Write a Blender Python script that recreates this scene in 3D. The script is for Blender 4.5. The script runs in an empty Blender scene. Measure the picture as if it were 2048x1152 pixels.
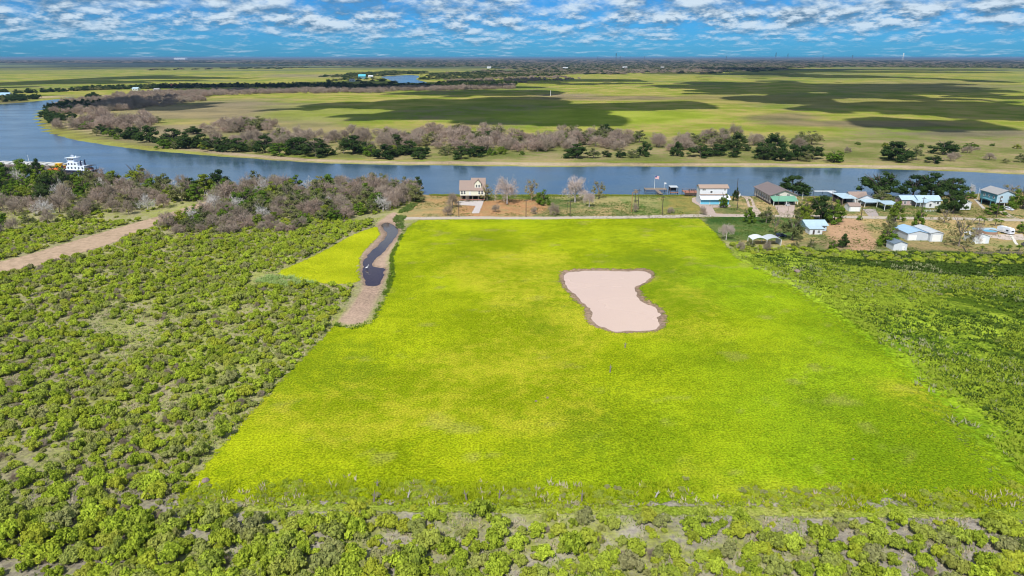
import bpy, math, random
import numpy as np
from mathutils import Vector, Matrix
random.seed(7); RNG = np.random.default_rng(7)
S = bpy.context.scene; COL = S.collection
R = math.radians
# ---------------------------------------------------------------- camera, world, sun, exposure
PITCH = R(18.7); CAMH = 80.0; F = 1365.0
SP, CP = math.sin(PITCH), math.cos(PITCH)
cd = bpy.data.cameras.new('camera'); cam = bpy.data.objects.new('camera', cd); COL.objects.link(cam)
cam.location = (0, 0, CAMH); cam.rotation_euler = (R(90) - PITCH, 0, 0)
cd.sensor_width = 36; cd.lens = 36 * F / 2048; cd.clip_start = 1; cd.clip_end = 120000
S.camera = cam
SUN_EL, SUN_AZ = R(50), R(18)          # shadows fall away from the camera, a little to the right
SUND = Vector((math.sin(SUN_AZ) * math.cos(SUN_EL), math.cos(SUN_AZ) * math.cos(SUN_EL), -math.sin(SUN_EL)))
sl = bpy.data.lights.new('sun', 'SUN'); sl.energy = 4.6; sl.angle = R(0.5); sl.color = (1, .965, .90)
so = bpy.data.objects.new('sun', sl); COL.objects.link(so)
so.rotation_euler = SUND.to_track_quat('-Z', 'Y').to_euler(); so.location = (0, -50, 300)
S.cycles.filter_width = 1.1
S.view_settings.view_transform = 'Standard'; S.view_settings.look = 'None'
S.view_settings.exposure = 0.12; S.view_settings.gamma = 1; S.view_settings.use_curve_mapping = False

def nd(t, typ, ins=None, **props):
    n = t.nodes.new(typ)
    for k, v in props.items(): setattr(n, k, v)
    for k, v in (ins or {}).items():
        s = n.inputs[k]
        if isinstance(v, bpy.types.NodeSocket): t.links.new(v, s)
        elif isinstance(v, (tuple, list)) and len(v) == 3 and s.type == 'RGBA': s.default_value = (*v, 1)
        else: s.default_value = v
    return n
def mth(t, op, a, b=0.0, c=None, clamp=False):
    n = nd(t, 'ShaderNodeMath', {0: a, 1: b}, operation=op, use_clamp=clamp)
    if c is not None:
        if isinstance(c, bpy.types.NodeSocket): t.links.new(c, n.inputs[2])
        else: n.inputs[2].default_value = c
    return n.outputs[0]
def sstep(t, x, a, b, lo=0.0, hi=1.0):
    return nd(t, 'ShaderNodeMapRange', {0: x, 1: a, 2: b, 3: lo, 4: hi}, interpolation_type='SMOOTHSTEP').outputs[0]
def mixc(t, f, a, b, mode='MIX'):
    return nd(t, 'ShaderNodeMix', {0: f, 6: a, 7: b}, data_type='RGBA', blend_type=mode).outputs[2]
def noise(t, vec, scale, detail=4.0, rough=0.55, dims='3D'):
    return nd(t, 'ShaderNodeTexNoise', {'Vector': vec, 'Scale': scale, 'Detail': detail, 'Roughness': rough}, noise_dimensions=dims).outputs[0]

W = bpy.data.worlds.new('World'); S.world = W; W.use_nodes = True
t = W.node_tree; t.nodes.clear()
sky = nd(t, 'ShaderNodeTexSky', sky_type='NISHITA', sun_disc=False, sun_elevation=SUN_EL, sun_rotation=R(198),
         air_density=1.0, dust_density=0.3, ozone_density=2.0, altitude=80)
sky_t = mixc(t, 1.0, sky.outputs[0], (0.10, 0.45, 1.02), 'MULTIPLY')
tc = nd(t, 'ShaderNodeTexCoord')
sx = nd(t, 'ShaderNodeSeparateXYZ', {0: tc.outputs['Generated']})
az = mth(t, 'MULTIPLY', mth(t, 'ARCTAN2', sx.outputs[0], sx.outputs[1]), 57.2958)
el = mth(t, 'MULTIPLY', mth(t, 'ARCSINE', sx.outputs[2]), 57.2958)
def cloud_noise(up):
    tot = None
    # cells grow with elevation: far clouds near the horizon are small and flat
    for k, (cw, ch, a0, a1, b0, b1) in enumerate(((2.2, .26, -9, -8, .5, 1.0), (1.9, .48, .5, 1.0, 1.4, 2.2),
                                                   (2.4, .85, 1.4, 2.2, 2.8, 4.0), (3.6, 1.45, 2.8, 4.0, 7, 14), (12, 7, 7, 14, 200, 201))):
        v = nd(t, 'ShaderNodeCombineXYZ', {0: mth(t, 'ADD', mth(t, 'MULTIPLY', az, 1 / cw), 37.3 * k), 1: mth(t, 'MULTIPLY', mth(t, 'ADD', el, up * ch), 1 / ch)})
        n = noise(t, v.outputs[0], 1.0, 5.0, .6, '2D')
        vo = nd(t, 'ShaderNodeTexVoronoi', {'Vector': nd(t, 'ShaderNodeVectorMath', {0: v.outputs[0], 1: noise(t, v.outputs[0], 3.0, 2.0, .5, '2D')}, operation='ADD').outputs[0], 'Scale': 1.35}, feature='F1', voronoi_dimensions='2D').outputs['Distance']
        n = mth(t, 'ADD', mth(t, 'MULTIPLY', n, .74), mth(t, 'MULTIPLY', mth(t, 'SUBTRACT', 1.0, vo), .22))
        w = mth(t, 'MULTIPLY', sstep(t, el, a0, a1), mth(t, 'SUBTRACT', 1.0, sstep(t, el, b0, b1)))
        m = mth(t, 'MULTIPLY', n, w)
        tot = m if tot is None else mth(t, 'ADD', tot, m)
    return tot
bigv = nd(t, 'ShaderNodeCombineXYZ', {0: mth(t, 'MULTIPLY', az, .11), 1: mth(t, 'MULTIPLY', el, .5)}).outputs[0]
bign = mth(t, 'MULTIPLY', mth(t, 'SUBTRACT', noise(t, bigv, 1.0, 2.0, .5, '2D'), .5), .34)
n0 = cloud_noise(0.0); n1 = cloud_noise(.42)
thr = sstep(t, el, 0.2, 2.4, .54, .335)
cov = sstep(t, mth(t, 'ADD', mth(t, 'SUBTRACT', n0, thr), bign), -.08, .30)
lit = sstep(t, mth(t, 'SUBTRACT', n0, n1), -.15, .15)
ccol = mixc(t, lit, (0.95, 2.1, 3.5), (6.0, 7.2, 8.3))
cov = mth(t, 'MULTIPLY', cov, sstep(t, el, 0.15, 3.0, .55, .97))
base = mixc(t, cov, sky_t, ccol)
bg = nd(t, 'ShaderNodeBackground', {0: base, 1: 0.10})
nd(t, 'ShaderNodeOutputWorld', {0: bg.outputs[0]})

# ---------------------------------------------------------------- helpers
def g(u, v, z=0.0):
    a, b = (u - 1024) / F, (576 - v) / F
    dx, dy, dz = a, CP + b * SP, -SP + b * CP
    k = (z - CAMH) / dz
    return (dx * k, dy * k)
def proj(x, y, z=0.0):
    dz = z - CAMH; f = y * CP - dz * SP; up = y * SP + dz * CP
    return 1024 + F * x / f, 576 - F * up / f
def zat(y, v):
    k = (576 - v) / F
    return CAMH + y * (k * CP - SP) / (CP + k * SP)
def ppm(y, z=0.0): return F / (y * CP - (z - CAMH) * SP)
def poly(px, smooth=True, n=5):
    P = [g(*p) for p in px]
    if smooth:
        Q = []; m = len(px)
        for i in range(m):
            p0, p1, p2, p3 = [np.array(px[(i + k) % m], float) for k in (-1, 0, 1, 2)]
            for s in np.arange(n) / n:
                Q.append(.5 * ((2 * p1) + (p2 - p0) * s + (2 * p0 - 5 * p1 + 4 * p2 - p3) * s * s + (3 * p1 - p0 - 3 * p2 + p3) * s ** 3))
        P = [g(*q) for q in Q]
    return np.array(P)
def sdf(P, X, Y):
    """signed distance, positive inside"""
    d2 = np.full(X.shape, 1e18); ins = np.zeros(X.shape, bool)
    for i in range(len(P)):
        ax, ay = P[i]; bx, by = P[(i + 1) % len(P)]
        ex, ey = bx - ax, by - ay; L = ex * ex + ey * ey + 1e-12
        tt = np.clip(((X - ax) * ex + (Y - ay) * ey) / L, 0, 1)
        d2 = np.minimum(d2, (X - ax - tt * ex) ** 2 + (Y - ay - tt * ey) ** 2)
        if ay != by:
            c = ((ay > Y) != (by > Y)) & (X < (bx - ax) * (Y - ay) / (by - ay) + ax)
            ins ^= c
    d = np.sqrt(d2); return np.where(ins, d, -d)
_T = RNG.random((256, 256))
def vnoise(X, Y):
    xi, yi = np.floor(X).astype(int), np.floor(Y).astype(int); fx, fy = X - xi, Y - yi
    fx = fx * fx * (3 - 2 * fx); fy = fy * fy * (3 - 2 * fy)
    a = _T[xi % 256, yi % 256]; b = _T[(xi + 1) % 256, yi % 256]; c = _T[xi % 256, (yi + 1) % 256]; d = _T[(xi + 1) % 256, (yi + 1) % 256]
    return (a * (1 - fx) + b * fx) * (1 - fy) + (c * (1 - fx) + d * fx) * fy
def fbm(X, Y, o=4):
    s, a, f, n = 0, .5, 1.0, 0
    for k in range(o): s = s + a * vnoise(X * f + 37 * k, Y * f + 91 * k); n += a; a *= .5; f *= 2.03
    return s / n
def ss(x, a, b):
    q = np.clip((x - a) / (b - a), 0, 1); return q * q * (3 - 2 * q)

def link(o, parent=None):
    COL.objects.link(o)
    if parent is not None: o.parent = parent
    return o
def tag(o, label=None, cat=None, group=None, kind=None):
    if label: o['label'] = label
    if cat: o['category'] = cat
    if group: o['group'] = group
    if kind: o['kind'] = kind
    return o
def empty(name, loc, label, cat, group=None, rz=0):
    o = bpy.data.objects.new(name, None); COL.objects.link(o); o.location = loc; o.rotation_euler = (0, 0, rz)
    o.empty_display_size = .5
    return tag(o, label, cat, group)
def grid_mesh(name, xs, ys, Z, keep=None):
    nx, ny = len(xs), len(ys); X, Y = np.meshgrid(xs, ys)
    V = np.stack([X, Y, Z], -1).reshape(-1, 3)
    i = (np.arange(ny - 1)[:, None] * nx + np.arange(nx - 1)[None, :])
    Q = np.stack([i, i + 1, i + nx + 1, i + nx], -1)
    if keep is not None: Q = Q[keep]
    return raw_mesh(name, V, Q.reshape(-1, 4))
def raw_mesh(name, V, Q, smooth=True):
    me = bpy.data.meshes.new(name); V = np.asarray(V, np.float32); Q = np.asarray(Q, np.int32)
    k = Q.shape[1]; used, inv = np.unique(Q, return_inverse=True); me['_u'] = 0
    V = V[used]; Q = inv.reshape(-1, k)
    me.vertices.add(len(V)); me.vertices.foreach_set('co', V.ravel())
    me.loops.add(Q.size); me.loops.foreach_set('vertex_index', Q.ravel().astype(np.int32))
    me.polygons.add(len(Q)); me.polygons.foreach_set('loop_start', np.arange(len(Q), dtype=np.int32) * k)
    me.polygons.foreach_set('use_smooth', np.full(len(Q), smooth))
    me.update(calc_edges=True); del me['_u']
    return me, used
def vattr(me, name, data, typ='FLOAT', dom='POINT'):
    a = me.attributes.new(name, typ, dom)
    if typ == 'FLOAT_COLOR':
        d = np.ones((len(data), 4), np.float32); d[:, :3] = data; a.data.foreach_set('color', d.ravel())
    else: a.data.foreach_set('value', np.asarray(data, np.int32 if typ == 'INT' else np.float32).ravel())
def finish(t, bsdf):
    nd(t, 'ShaderNodeOutputMaterial', {0: bsdf})
def newmat(name):
    m = bpy.data.materials.new(name); m.use_nodes = True; m.node_tree.nodes.clear(); return m, m.node_tree
MATS = {}
def mat(name, col, rough=.8, var=.18, scale=.8, metal=0.0, spec=.3, stripes=None):
    """painted or raw surface with uneven weathering"""
    if name in MATS: return MATS[name]
    m, t = newmat(name); tc = nd(t, 'ShaderNodeTexCoord').outputs['Object']
    n = noise(t, tc, scale, 5.0); n2 = noise(t, tc, scale * 7, 3.0)
    k = mth(t, 'ADD', 1 - var, mth(t, 'ADD', mth(t, 'MULTIPLY', n, var * 1.3), mth(t, 'MULTIPLY', n2, var * .7)))
    c = mixc(t, 1.0, col, nd(t, 'ShaderNodeCombineXYZ', {0: k, 1: k, 2: k}).outputs[0], 'MULTIPLY')
    ins = {'Base Color': c, 'Roughness': rough, 'Metallic': metal, 'Specular IOR Level': spec}
    if stripes:
        ax, sc, st = stripes
        sxyz = nd(t, 'ShaderNodeSeparateXYZ', {0: tc}).outputs[ax]
        w = mth(t, 'PINGPONG', mth(t, 'MULTIPLY', sxyz, sc), 1.0)
        ins['Normal'] = nd(t, 'ShaderNodeBump', {'Height': w, 'Strength': st, 'Distance': .06}).outputs[0]
    finish(t, nd(t, 'ShaderNodeBsdfPrincipled', ins).outputs[0]); MATS[name] = m; return m
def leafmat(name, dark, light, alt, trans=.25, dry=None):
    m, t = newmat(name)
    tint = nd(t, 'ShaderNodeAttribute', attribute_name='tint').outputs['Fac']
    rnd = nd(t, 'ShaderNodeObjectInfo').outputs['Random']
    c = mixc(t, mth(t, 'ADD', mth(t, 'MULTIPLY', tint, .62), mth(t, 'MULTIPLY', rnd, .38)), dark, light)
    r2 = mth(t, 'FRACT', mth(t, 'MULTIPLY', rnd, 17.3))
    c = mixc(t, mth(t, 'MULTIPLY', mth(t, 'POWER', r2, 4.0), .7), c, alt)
    if dry: c = mixc(t, mth(t, 'MULTIPLY', mth(t, 'POWER', mth(t, 'FRACT', mth(t, 'MULTIPLY', rnd, 71.7)), 5.0), .9), c, dry)
    a = nd(t, 'ShaderNodeBsdfDiffuse', {0: c}); b = nd(t, 'ShaderNodeBsdfTranslucent', {0: c})
    finish(t, nd(t, 'ShaderNodeMixShader', {0: trans, 1: a.outputs[0], 2: b.outputs[0]}).outputs[0]); MATS[name] = m; return m
def groundmat(name, s1=.03, s2=.22, s3=1.6, alpha=False, bump=.6, fine=.5, patch=(.42, .62), big=.5, aniso=1.0):
    """earth or turf: two colours mixed in patches, with fine grain; the edge thins out raggedly where alpha"""
    m, t = newmat(name); tc = nd(t, 'ShaderNodeTexCoord').outputs['Object']
    if aniso != 1.0: tc = nd(t, 'ShaderNodeMapping', {0: tc, 3: (1, aniso, 1)}, vector_type='POINT').outputs[0]
    n1 = noise(t, tc, s1, 5.0, .6); n2 = noise(t, tc, s2, 6.0, .62); n3 = noise(t, tc, s3, 4.0, .65)
    ca = nd(t, 'ShaderNodeAttribute', attribute_name='Col').outputs['Color']
    cb = nd(t, 'ShaderNodeAttribute', attribute_name='Col2').outputs['Color']
    pm = mth(t, 'ADD', mth(t, 'MULTIPLY', n1, .45), mth(t, 'ADD', mth(t, 'MULTIPLY', n2, .4), mth(t, 'MULTIPLY', n3, .15)))
    c = mixc(t, sstep(t, pm, *patch), ca, cb)
    k = mth(t, 'ADD', 1 - fine * .5 - big * .5, mth(t, 'ADD', mth(t, 'MULTIPLY', sstep(t, n3, .25, .75), fine), mth(t, 'MULTIPLY', sstep(t, n1, .3, .7), big)))
    c = mixc(t, 1.0, c, nd(t, 'ShaderNodeCombineXYZ', {0: k, 1: k, 2: k}).outputs[0], 'MULTIPLY')
    h = mth(t, 'ADD', n3, mth(t, 'MULTIPLY', n2, .6))
    bp = nd(t, 'ShaderNodeBump', {'Height': h, 'Strength': bump, 'Distance': .5}).outputs[0]
    b = nd(t, 'ShaderNodeBsdfDiffuse', {0: c, 'Normal': bp}).outputs[0]
    if alpha:
        e = nd(t, 'ShaderNodeAttribute', attribute_name='edge').outputs['Fac']
        n4 = noise(t, tc, .55, 5.0, .65)
        al = sstep(t, mth(t, 'ADD', e, mth(t, 'MULTIPLY', mth(t, 'SUBTRACT', n4, .5), 1.1)), .38, .62)
        b = nd(t, 'ShaderNodeMixShader', {0: al, 1: nd(t, 'ShaderNodeBsdfTransparent').outputs[0], 2: b}).outputs[0]
    finish(t, b); MATS[name] = m; return m
class MB:
    def __init__(s): s.V = []; s.F = []
    def add(s, V, Fc):
        o = len(s.V); s.V += [tuple(v) for v in V]; s.F += [tuple(i + o for i in f) for f in Fc]; return s
    def hexa(s, V): return s.add(V, [(0, 3, 2, 1), (4, 5, 6, 7), (0, 1, 5, 4), (1, 2, 6, 5), (2, 3, 7, 6), (3, 0, 4, 7)])
    def box(s, x0, x1, y0, y1, z0, z1):
        return s.hexa([(x0, y0, z0), (x1, y0, z0), (x1, y1, z0), (x0, y1, z0), (x0, y0, z1), (x1, y0, z1), (x1, y1, z1), (x0, y1, z1)])
    def slab(s, a, b, c, d, th=.2):
        """a roof sheet with corners a b c d and thickness"""
        q = [Vector(p) for p in (a, b, c, d)]; n = (q[1] - q[0]).cross(q[3] - q[0]).normalized() * th
        return s.hexa([p - n for p in q] + q)
    def prism(s, pts, y0, y1, ax='y'):
        """polygon in (x,z) drawn along y, or in (y,z) drawn along x"""
        n = len(pts); m = (lambda p, k: (p[0], k, p[1])) if ax == 'y' else (lambda p, k: (k, p[0], p[1]))
        V = [m(p, y0) for p in pts] + [m(p, y1) for p in pts]
        return s.add(V, [tuple(range(n)), tuple(range(2 * n - 1, n - 1, -1))] + [(i, i + n, (i + 1) % n + n, (i + 1) % n) for i in range(n)])
    def tube(s, pts, rad, k=6):
        pts = [Vector(p) for p in pts]; rad = rad if isinstance(rad, (list, tuple)) else [rad] * len(pts); V = []
        for i, p in enumerate(pts):
            d = (pts[min(i + 1, len(pts) - 1)] - pts[max(i - 1, 0)]).normalized()
            a = d.cross(Vector((0, 0, 1)) if abs(d.z) < .9 else Vector((1, 0, 0))).normalized(); b = d.cross(a)
            V += [p + (a * math.cos(2 * math.pi * j / k) + b * math.sin(2 * math.pi * j / k)) * rad[i] for j in range(k)]
        Fc = [(i * k + j, i * k + (j + 1) % k, (i + 1) * k + (j + 1) % k, (i + 1) * k + j) for i in range(len(pts) - 1) for j in range(k)]
        Fc += [tuple(range(k))[::-1], tuple(range((len(pts) - 1) * k, len(pts) * k))]
        return s.add(V, Fc)
    def mesh(s, name, m, smooth=False):
        me = bpy.data.meshes.new(name); me.from_pydata(s.V, [], s.F); me.validate(); me.materials.append(m)
        if smooth: me.polygons.foreach_set('use_smooth', [True] * len(me.polygons))
        return me
    def obj(s, name, m, parent=None, smooth=False):
        return link(bpy.data.objects.new(name, s.mesh(name, m, smooth)), parent)
# ---------------------------------------------------------------- ground, river, sheets of ground cover
near_shore = [(2500, 392), (2048, 380), (1930, 386), (1680, 389), (1480, 388), (1280, 387), (1100, 387), (970, 387), (850, 385), (760, 380),
              (640, 374), (450, 372), (300, 366), (200, 362), (100, 357), (0, 352), (-250, 345), (-600, 340)]
river_px = near_shore + [(-600, 214), (-250, 213), (0, 207), (60, 202), (110, 196), (165, 191), (150, 196), (128, 202), (105, 209), (88, 217), (76, 226), (72, 234), (77, 246), (90, 259), (120, 271),
            (170, 281), (250, 293), (350, 303), (430, 309), (500, 314), (570, 319), (640, 323), (800, 327), (920, 328), (1024, 330), (1300, 330), (1500, 331), (1700, 333),
            (1900, 339), (2048, 346), (2500, 366)]
RIVER = poly(river_px, True, 3)
BEND = poly([(762, 153), (800, 150), (834, 150), (838, 154), (832, 158), (850, 163), (853, 165), (815, 166), (790, 164), (776, 158)], True, 3)
POND = poly([(1130, 547), (1150, 541), (1200, 540), (1250, 541), (1290, 540), (1299, 548), (1292, 560), (1272, 570), (1270, 582), (1286, 602), (1311, 616), (1320, 636), (1312, 656),
             (1262, 660), (1228, 659), (1194, 648), (1182, 632), (1178, 612), (1160, 600), (1150, 586), (1133, 567)], True, 4)
CREEK = poly([(760, 447), (776, 443), (794, 451), (799, 464), (786, 482), (770, 502), (751, 519), (752, 530), (772, 535), (768, 552), (757, 569), (730, 569), (724, 555), (722, 536), (724, 520), (741, 500), (762, 480), (770, 466), (764, 457)], True, 4)
MUD = poly([(765, 436), (785, 424), (800, 430), (806, 455), (800, 475), (790, 495), (776, 520), (780, 540), (772, 570), (750, 612), (738, 640), (712, 651), (680, 648), (669, 642), (690, 620), (718, 580), (719, 545), (719, 515), (738, 490), (758, 470), (752, 450)], True, 3)
FIELD = poly([(838, 441), (1000, 437), (1200, 438), (1400, 437), (1436, 470), (1470, 515), (1560, 560), (1640, 610), (1760, 700), (1860, 790), (1960, 890), (2030, 960), (2090, 1003), (1600, 1005), (1000, 1002),
              (600, 1000), (420, 1000), (352, 1000), (430, 905), (560, 762), (668, 652), (704, 656), (745, 645), (768, 600), (786, 550), (783, 515), (800, 480), (814, 455)], False)
MEADOW = poly([(762, 452), (768, 470), (745, 492), (724, 512), (718, 540), (718, 562), (690, 568), (640, 566), (590, 558), (556, 546), (600, 525), (660, 495), (710, 468)], True, 3)
TRACK = poly([(-120, 552), (-120, 538), (0, 524), (100, 497), (200, 466), (320, 432), (395, 408), (440, 396), (455, 402), (400, 417), (345, 437), (300, 455), (225, 486), (160, 507), (60, 535), (0, 543)], True, 3)
BANKRISE = poly([(806, 440), (812, 420), (850, 389), (925, 388), (925, 434), (840, 437)], True, 3)
xs = np.concatenate([-np.geomspace(330, 60000, 110)[::-1], np.arange(-327, -150, 2.5), np.arange(-150, 165, 1.25), np.arange(165, 330, 2.5), np.geomspace(330, 60000, 110)])
ys = np.concatenate([np.arange(-300, 60, 20), np.arange(60, 362, 1.25), np.arange(362, 480, 2), np.arange(480, 720, 4), np.geomspace(722, 60000, 150)])
GX, GY = np.meshgrid(xs, ys)
def height(X, Y, want=False):
    r = -sdf(RIVER, X, Y); r = r + (fbm(X * .06, Y * .06) - .5) * 6 * ss(np.abs(r), 60, 5)
    b = -sdf(BEND, X, Y)
    wob = (fbm(X * .28, Y * .28, 4) - .5)
    p = -sdf(POND, X, Y) + wob * 3.2; c = -sdf(CREEK, X, Y) + wob * 1.8 + .7
    z = np.clip(-1.2 + r * .12, -2.6, 0)
    z = np.minimum(z, np.clip(-1.2 + b * .05, -2, 0))
    z = np.minimum(z, np.clip(-.42 + p * .2, -.9, 0)); z = np.minimum(z, np.clip(-.5 + c * .25, -.9, 0))
    z = z + (fbm(X * .05 + 9, Y * .05) - .5) * .5 * ss(np.minimum(np.minimum(p, c), r), 4, 14) * ss(1500 - Y, 0, 400)
    return (z, r, p, c) if want else z
GZ, RS, PS, CS = height(GX, GY, True)
UU, VV = proj(GX, np.maximum(GY, 40), 0)
def C(*a): return np.array(a, float)
def lay(A, m, c):
    A += (np.asarray(c) - A) * m[..., None]
shape = GX.shape + (3,)
A = np.zeros(shape); B = np.zeros(shape)
f1 = fbm(GX * .012, GY * .012); f2 = fbm(GX * .004 + 5, GY * .004); f3 = fbm(GX * .0013 + 3, GY * .0022)
A[:] = C(.34, .31, .165); B[:] = C(.26, .27, .075)                       # scrubland: dry litter and weedy grass
lay(A, ss(VV, 930, 1010), C(.34, .30, .25)); lay(A, ss(VV, 560, 760) * ss(500 - UU, 0, 300) * .5, C(.26, .22, .15))
far = ss(GY, 450, 500)
lay(A, far, C(.25, .30, .035)); lay(B, far, C(.32, .255, .085))          # marsh: lime and straw
lay(A, far * ss(f2, .45, .62), C(.20, .27, .035)); lay(B, far * ss(f2, .5, .66), C(.20, .17, .085))
# straw and bare brown tracts
def blob(u, v, ru, rv): return ss(1 - np.sqrt(((UU - u) / ru) ** 2 + ((VV - v) / rv) ** 2) + (f1 - .5) * 1.0, 0, .5) * far
for (u, v, ru, rv, c, k) in ((420, 222, 330, 30, (.25, .20, .13), .9), (560, 262, 330, 16, (.26, .215, .12), .8), (330, 262, 150, 20, (.28, .22, .15), .85), (1250, 196, 260, 7, (.20, .15, .11), .8),
                             (1480, 198, 200, 12, (.27, .235, .07), .7), (1750, 205, 260, 14, (.27, .24, .07), .7), (1560, 235, 110, 10, (.17, .135, .09), .8), (1740, 248, 260, 9, (.18, .14, .10), .85),
                             (1960, 268, 260, 9, (.2, .165, .12), .9), (1150, 190, 90, 5, (.30, .22, .17), .7), (1200, 235, 330, 22, (.27, .34, .03), .95), (650, 225, 170, 18, (.26, .30, .045), .8),
                             (940, 252, 120, 6, (.29, .25, .08), .7), (960, 205, 300, 7, (.27, .29, .05), .7), (1850, 173, 260, 14, (.24, .20, .11), .6), (640, 152, 160, 5, (.28, .23, .14), .7)):
    m = blob(u, v, ru, rv) * k; lay(A, m, c); lay(B, m * .75, np.array(c) * .85)
yard = ss(GY, 385, 470) * 0
d = RS
left = ss(520 - UU, 0, 300)
wid = (15 + 40 * left) * (1 + (f1 - .5) * .8)
fb = far * (GY < 1600)
lay(A, fb * ss(wid * 1.3 - d, 0, 6), C(.13, .15, .05)); lay(B, fb * ss(wid * 1.3 - d, 0, 6), C(.2, .2, .07))
lay(A, fb * ss(wid - d, 0, 3), C(.44, .33, .22)); lay(B, fb * ss(wid - d, 0, 3), C(.36, .28, .19))
lay(A, fb * left * ss(wid * .72 - d, 0, 4), C(.15, .12, .075)); lay(B, fb * left * ss(wid * .72 - d, 0, 4), C(.17, .15, .06))
lay(A, fb * ss(wid * .33 - d, 0, 3), C(.27, .26, .06)); lay(B, fb * ss(wid * .33 - d, 0, 3), C(.23, .24, .06))
# green strip of turf and trees between sand and marsh
tb = far * ss(VV, 262, 285) * ss(d, 14, 25); lay(A, tb * .8, C(.17, .185, .06)); lay(B, tb * .8, C(.25, .20, .11))
# far country turns into woodland colours
hz = ss(GY + (f3 - .5) * 5000, 3600, 6800); lay(A, hz, C(.02, .04, .045)); lay(B, hz, C(.07, .09, .07)); hq = hz * ss(fbm(GX * .0006 + 3, GY * .0011, 4), .50, .62); lay(A, hq, C(.15, .19, .09)); lay(B, hq, C(.18, .19, .10))
# near right: yards and rough weeds
yards = ss(sdf(poly([(808, 436), (850, 386), (1480, 386), (2300, 380), (2300, 512), (1990, 512), (1760, 500), (1560, 492), (1470, 488), (1420, 437)], False), GX, GY) + (f1 - .5) * 4, -2, 2)
lay(A, yards, C(.14, .17, .055)); lay(B, yards, C(.36, .26, .12))
def zone(px, a, b, soft=2.5, k=1.0, mod=True):
    global A, B
    m = ss(sdf(poly(px, True, 3), GX, GY) + ((f1 - .5) * 7 + (fbm(GX * .15, GY * .15) - .5) * 5 if mod else 0), -soft, soft) * k
    lay(A, m, a); lay(B, m, b)
zone([(806, 440), (812, 420), (850, 389), (925, 388), (925, 434), (840, 437)], (.42, .27, .12), (.27, .23, .10))
zone([(925, 412), (960, 404), (1050, 398), (1090, 412), (1060, 432), (930, 434)], (.46, .25, .12), (.36, .27, .12))
zone([(1000, 386), (1380, 386), (1380, 394), (1000, 398)], (.12, .18, .03), (.27, .26, .08), 2.5, .8)
zone([(1110, 396), (1190, 392), (1260, 400), (1200, 418), (1120, 412)], (.095, .15, .04), (.27, .24, .10), 2.5, .8)
zone([(1255, 392), (1310, 390), (1322, 432), (1262, 430)], (.08, .15, .03), (.22, .22, .08), 2.5, .85)
zone([(1330, 394), (1395, 394), (1398, 425), (1330, 428)], (.30, .24, .07), (.15, .18, .05))
zone([(1400, 436), (1600, 436), (1600, 478), (1500, 484), (1450, 482)], (.055, .115, .025), (.12, .15, .045))
zone([(1652, 442), (1712, 438), (1748, 470), (1752, 500), (1690, 500), (1655, 478)], (.46, .29, .17), (.40, .25, .15), 1.0)
zone([(1660, 478), (1560, 486), (1580, 500), (1700, 502)], (.3, .22, .12), (.12, .15, .045))
zone([(1800, 480), (1960, 486), (2060, 480), (2060, 502), (1840, 500)], (.34, .25, .12), (.22, .21, .08))
zone([(1900, 380), (1990, 388), (1985, 440), (1900, 436)], (.2, .2, .06), (.30, .21, .11))
rough = ss(sdf(poly([(1455, 495), (1560, 500), (1800, 505), (2300, 515), (2300, 1000), (2060, 985), (1850, 800), (1640, 620), (1480, 540)], False), GX, GY) + (f1 - .5) * 8, -4, 4)
nearf = np.exp(-np.clip(-sdf(FIELD, GX, GY), 0, 999) / 16.0) * ss(VV, 545, 640)
lay(A, rough, C(.08, .13, .012)); lay(B, rough, C(.30, .38, .035)); lay(A, rough * nearf, C(.165, .285, .01)); lay(B, rough * nearf, C(.25, .37, .012))
dk = rough * ss(572 - VV + (f1 - .5) * 60, 0, 25) * ss(UU, 1560, 1700); lay(A, dk, C(.055, .09, .015)); lay(B, dk, C(.11, .15, .03))
lay(A, ss(sdf(POND, GX, GY) + 5 + (f1 - .5) * 3, 0, 1.5), C(.36, .24, .16)); lay(B, ss(sdf(POND, GX, GY) + 5, 0, 1.5), C(.27, .19, .13))
dm = ss(sdf(MUD, GX, GY) + (f1 - .5) * 3 - .9, -.6, .8); lay(A, dm, C(.44, .31, .23)); lay(B, dm, C(.36, .26, .19))
wet = ss(1.6 - np.minimum(PS, CS), 0, 1.2); lay(A, wet, C(.28, .20, .15)); lay(B, wet, C(.25, .18, .13))
me, used = grid_mesh('ground', xs, ys, GZ)
vattr(me, 'Col', A.reshape(-1, 3)[used], 'FLOAT_COLOR'); vattr(me, 'Col2', B.reshape(-1, 3)[used], 'FLOAT_COLOR')
me.materials.append(groundmat('ground_soil', .014, .13, 1.0, patch=(.44, .57), fine=.7, big=.5, bump=.7))
tag(link(bpy.data.objects.new('ground', me)), kind='structure', label='open ground of scrub, yards and wide coastal marsh')
del A, B

def water(name, x0, x1, y0, y1, z, col, rough, bs, bstr, mix=None, label=None, spec=.5):
    m, t = newmat(name + '_water'); tc = nd(t, 'ShaderNodeTexCoord').outputs['Object']
    mp = nd(t, 'ShaderNodeMapping', {0: tc, 3: (1, 2.2, 1)}).outputs[0]
    n = noise(t, mp, bs, 5.0, .6); n2 = noise(t, mp, .012, 3.0)
    c = mixc(t, n2, col, mix or col)
    bp = nd(t, 'ShaderNodeBump', {'Height': n, 'Strength': bstr, 'Distance': .12}).outputs[0]
    rr = sstep(t, n2, .35, .65, rough, rough * 2.2)
    finish(t, nd(t, 'ShaderNodeBsdfPrincipled', {'Base Color': c, 'Roughness': rr, 'IOR': 1.33, 'Normal': bp, 'Specular IOR Level': spec}).outputs[0])
    o = MB().add([(x0, y0, z), (x1, y0, z), (x1, y1, z), (x0, y1, z)], [(0, 1, 2, 3)]).obj(name, m)
    return tag(o, kind='structure', label=label)
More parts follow.
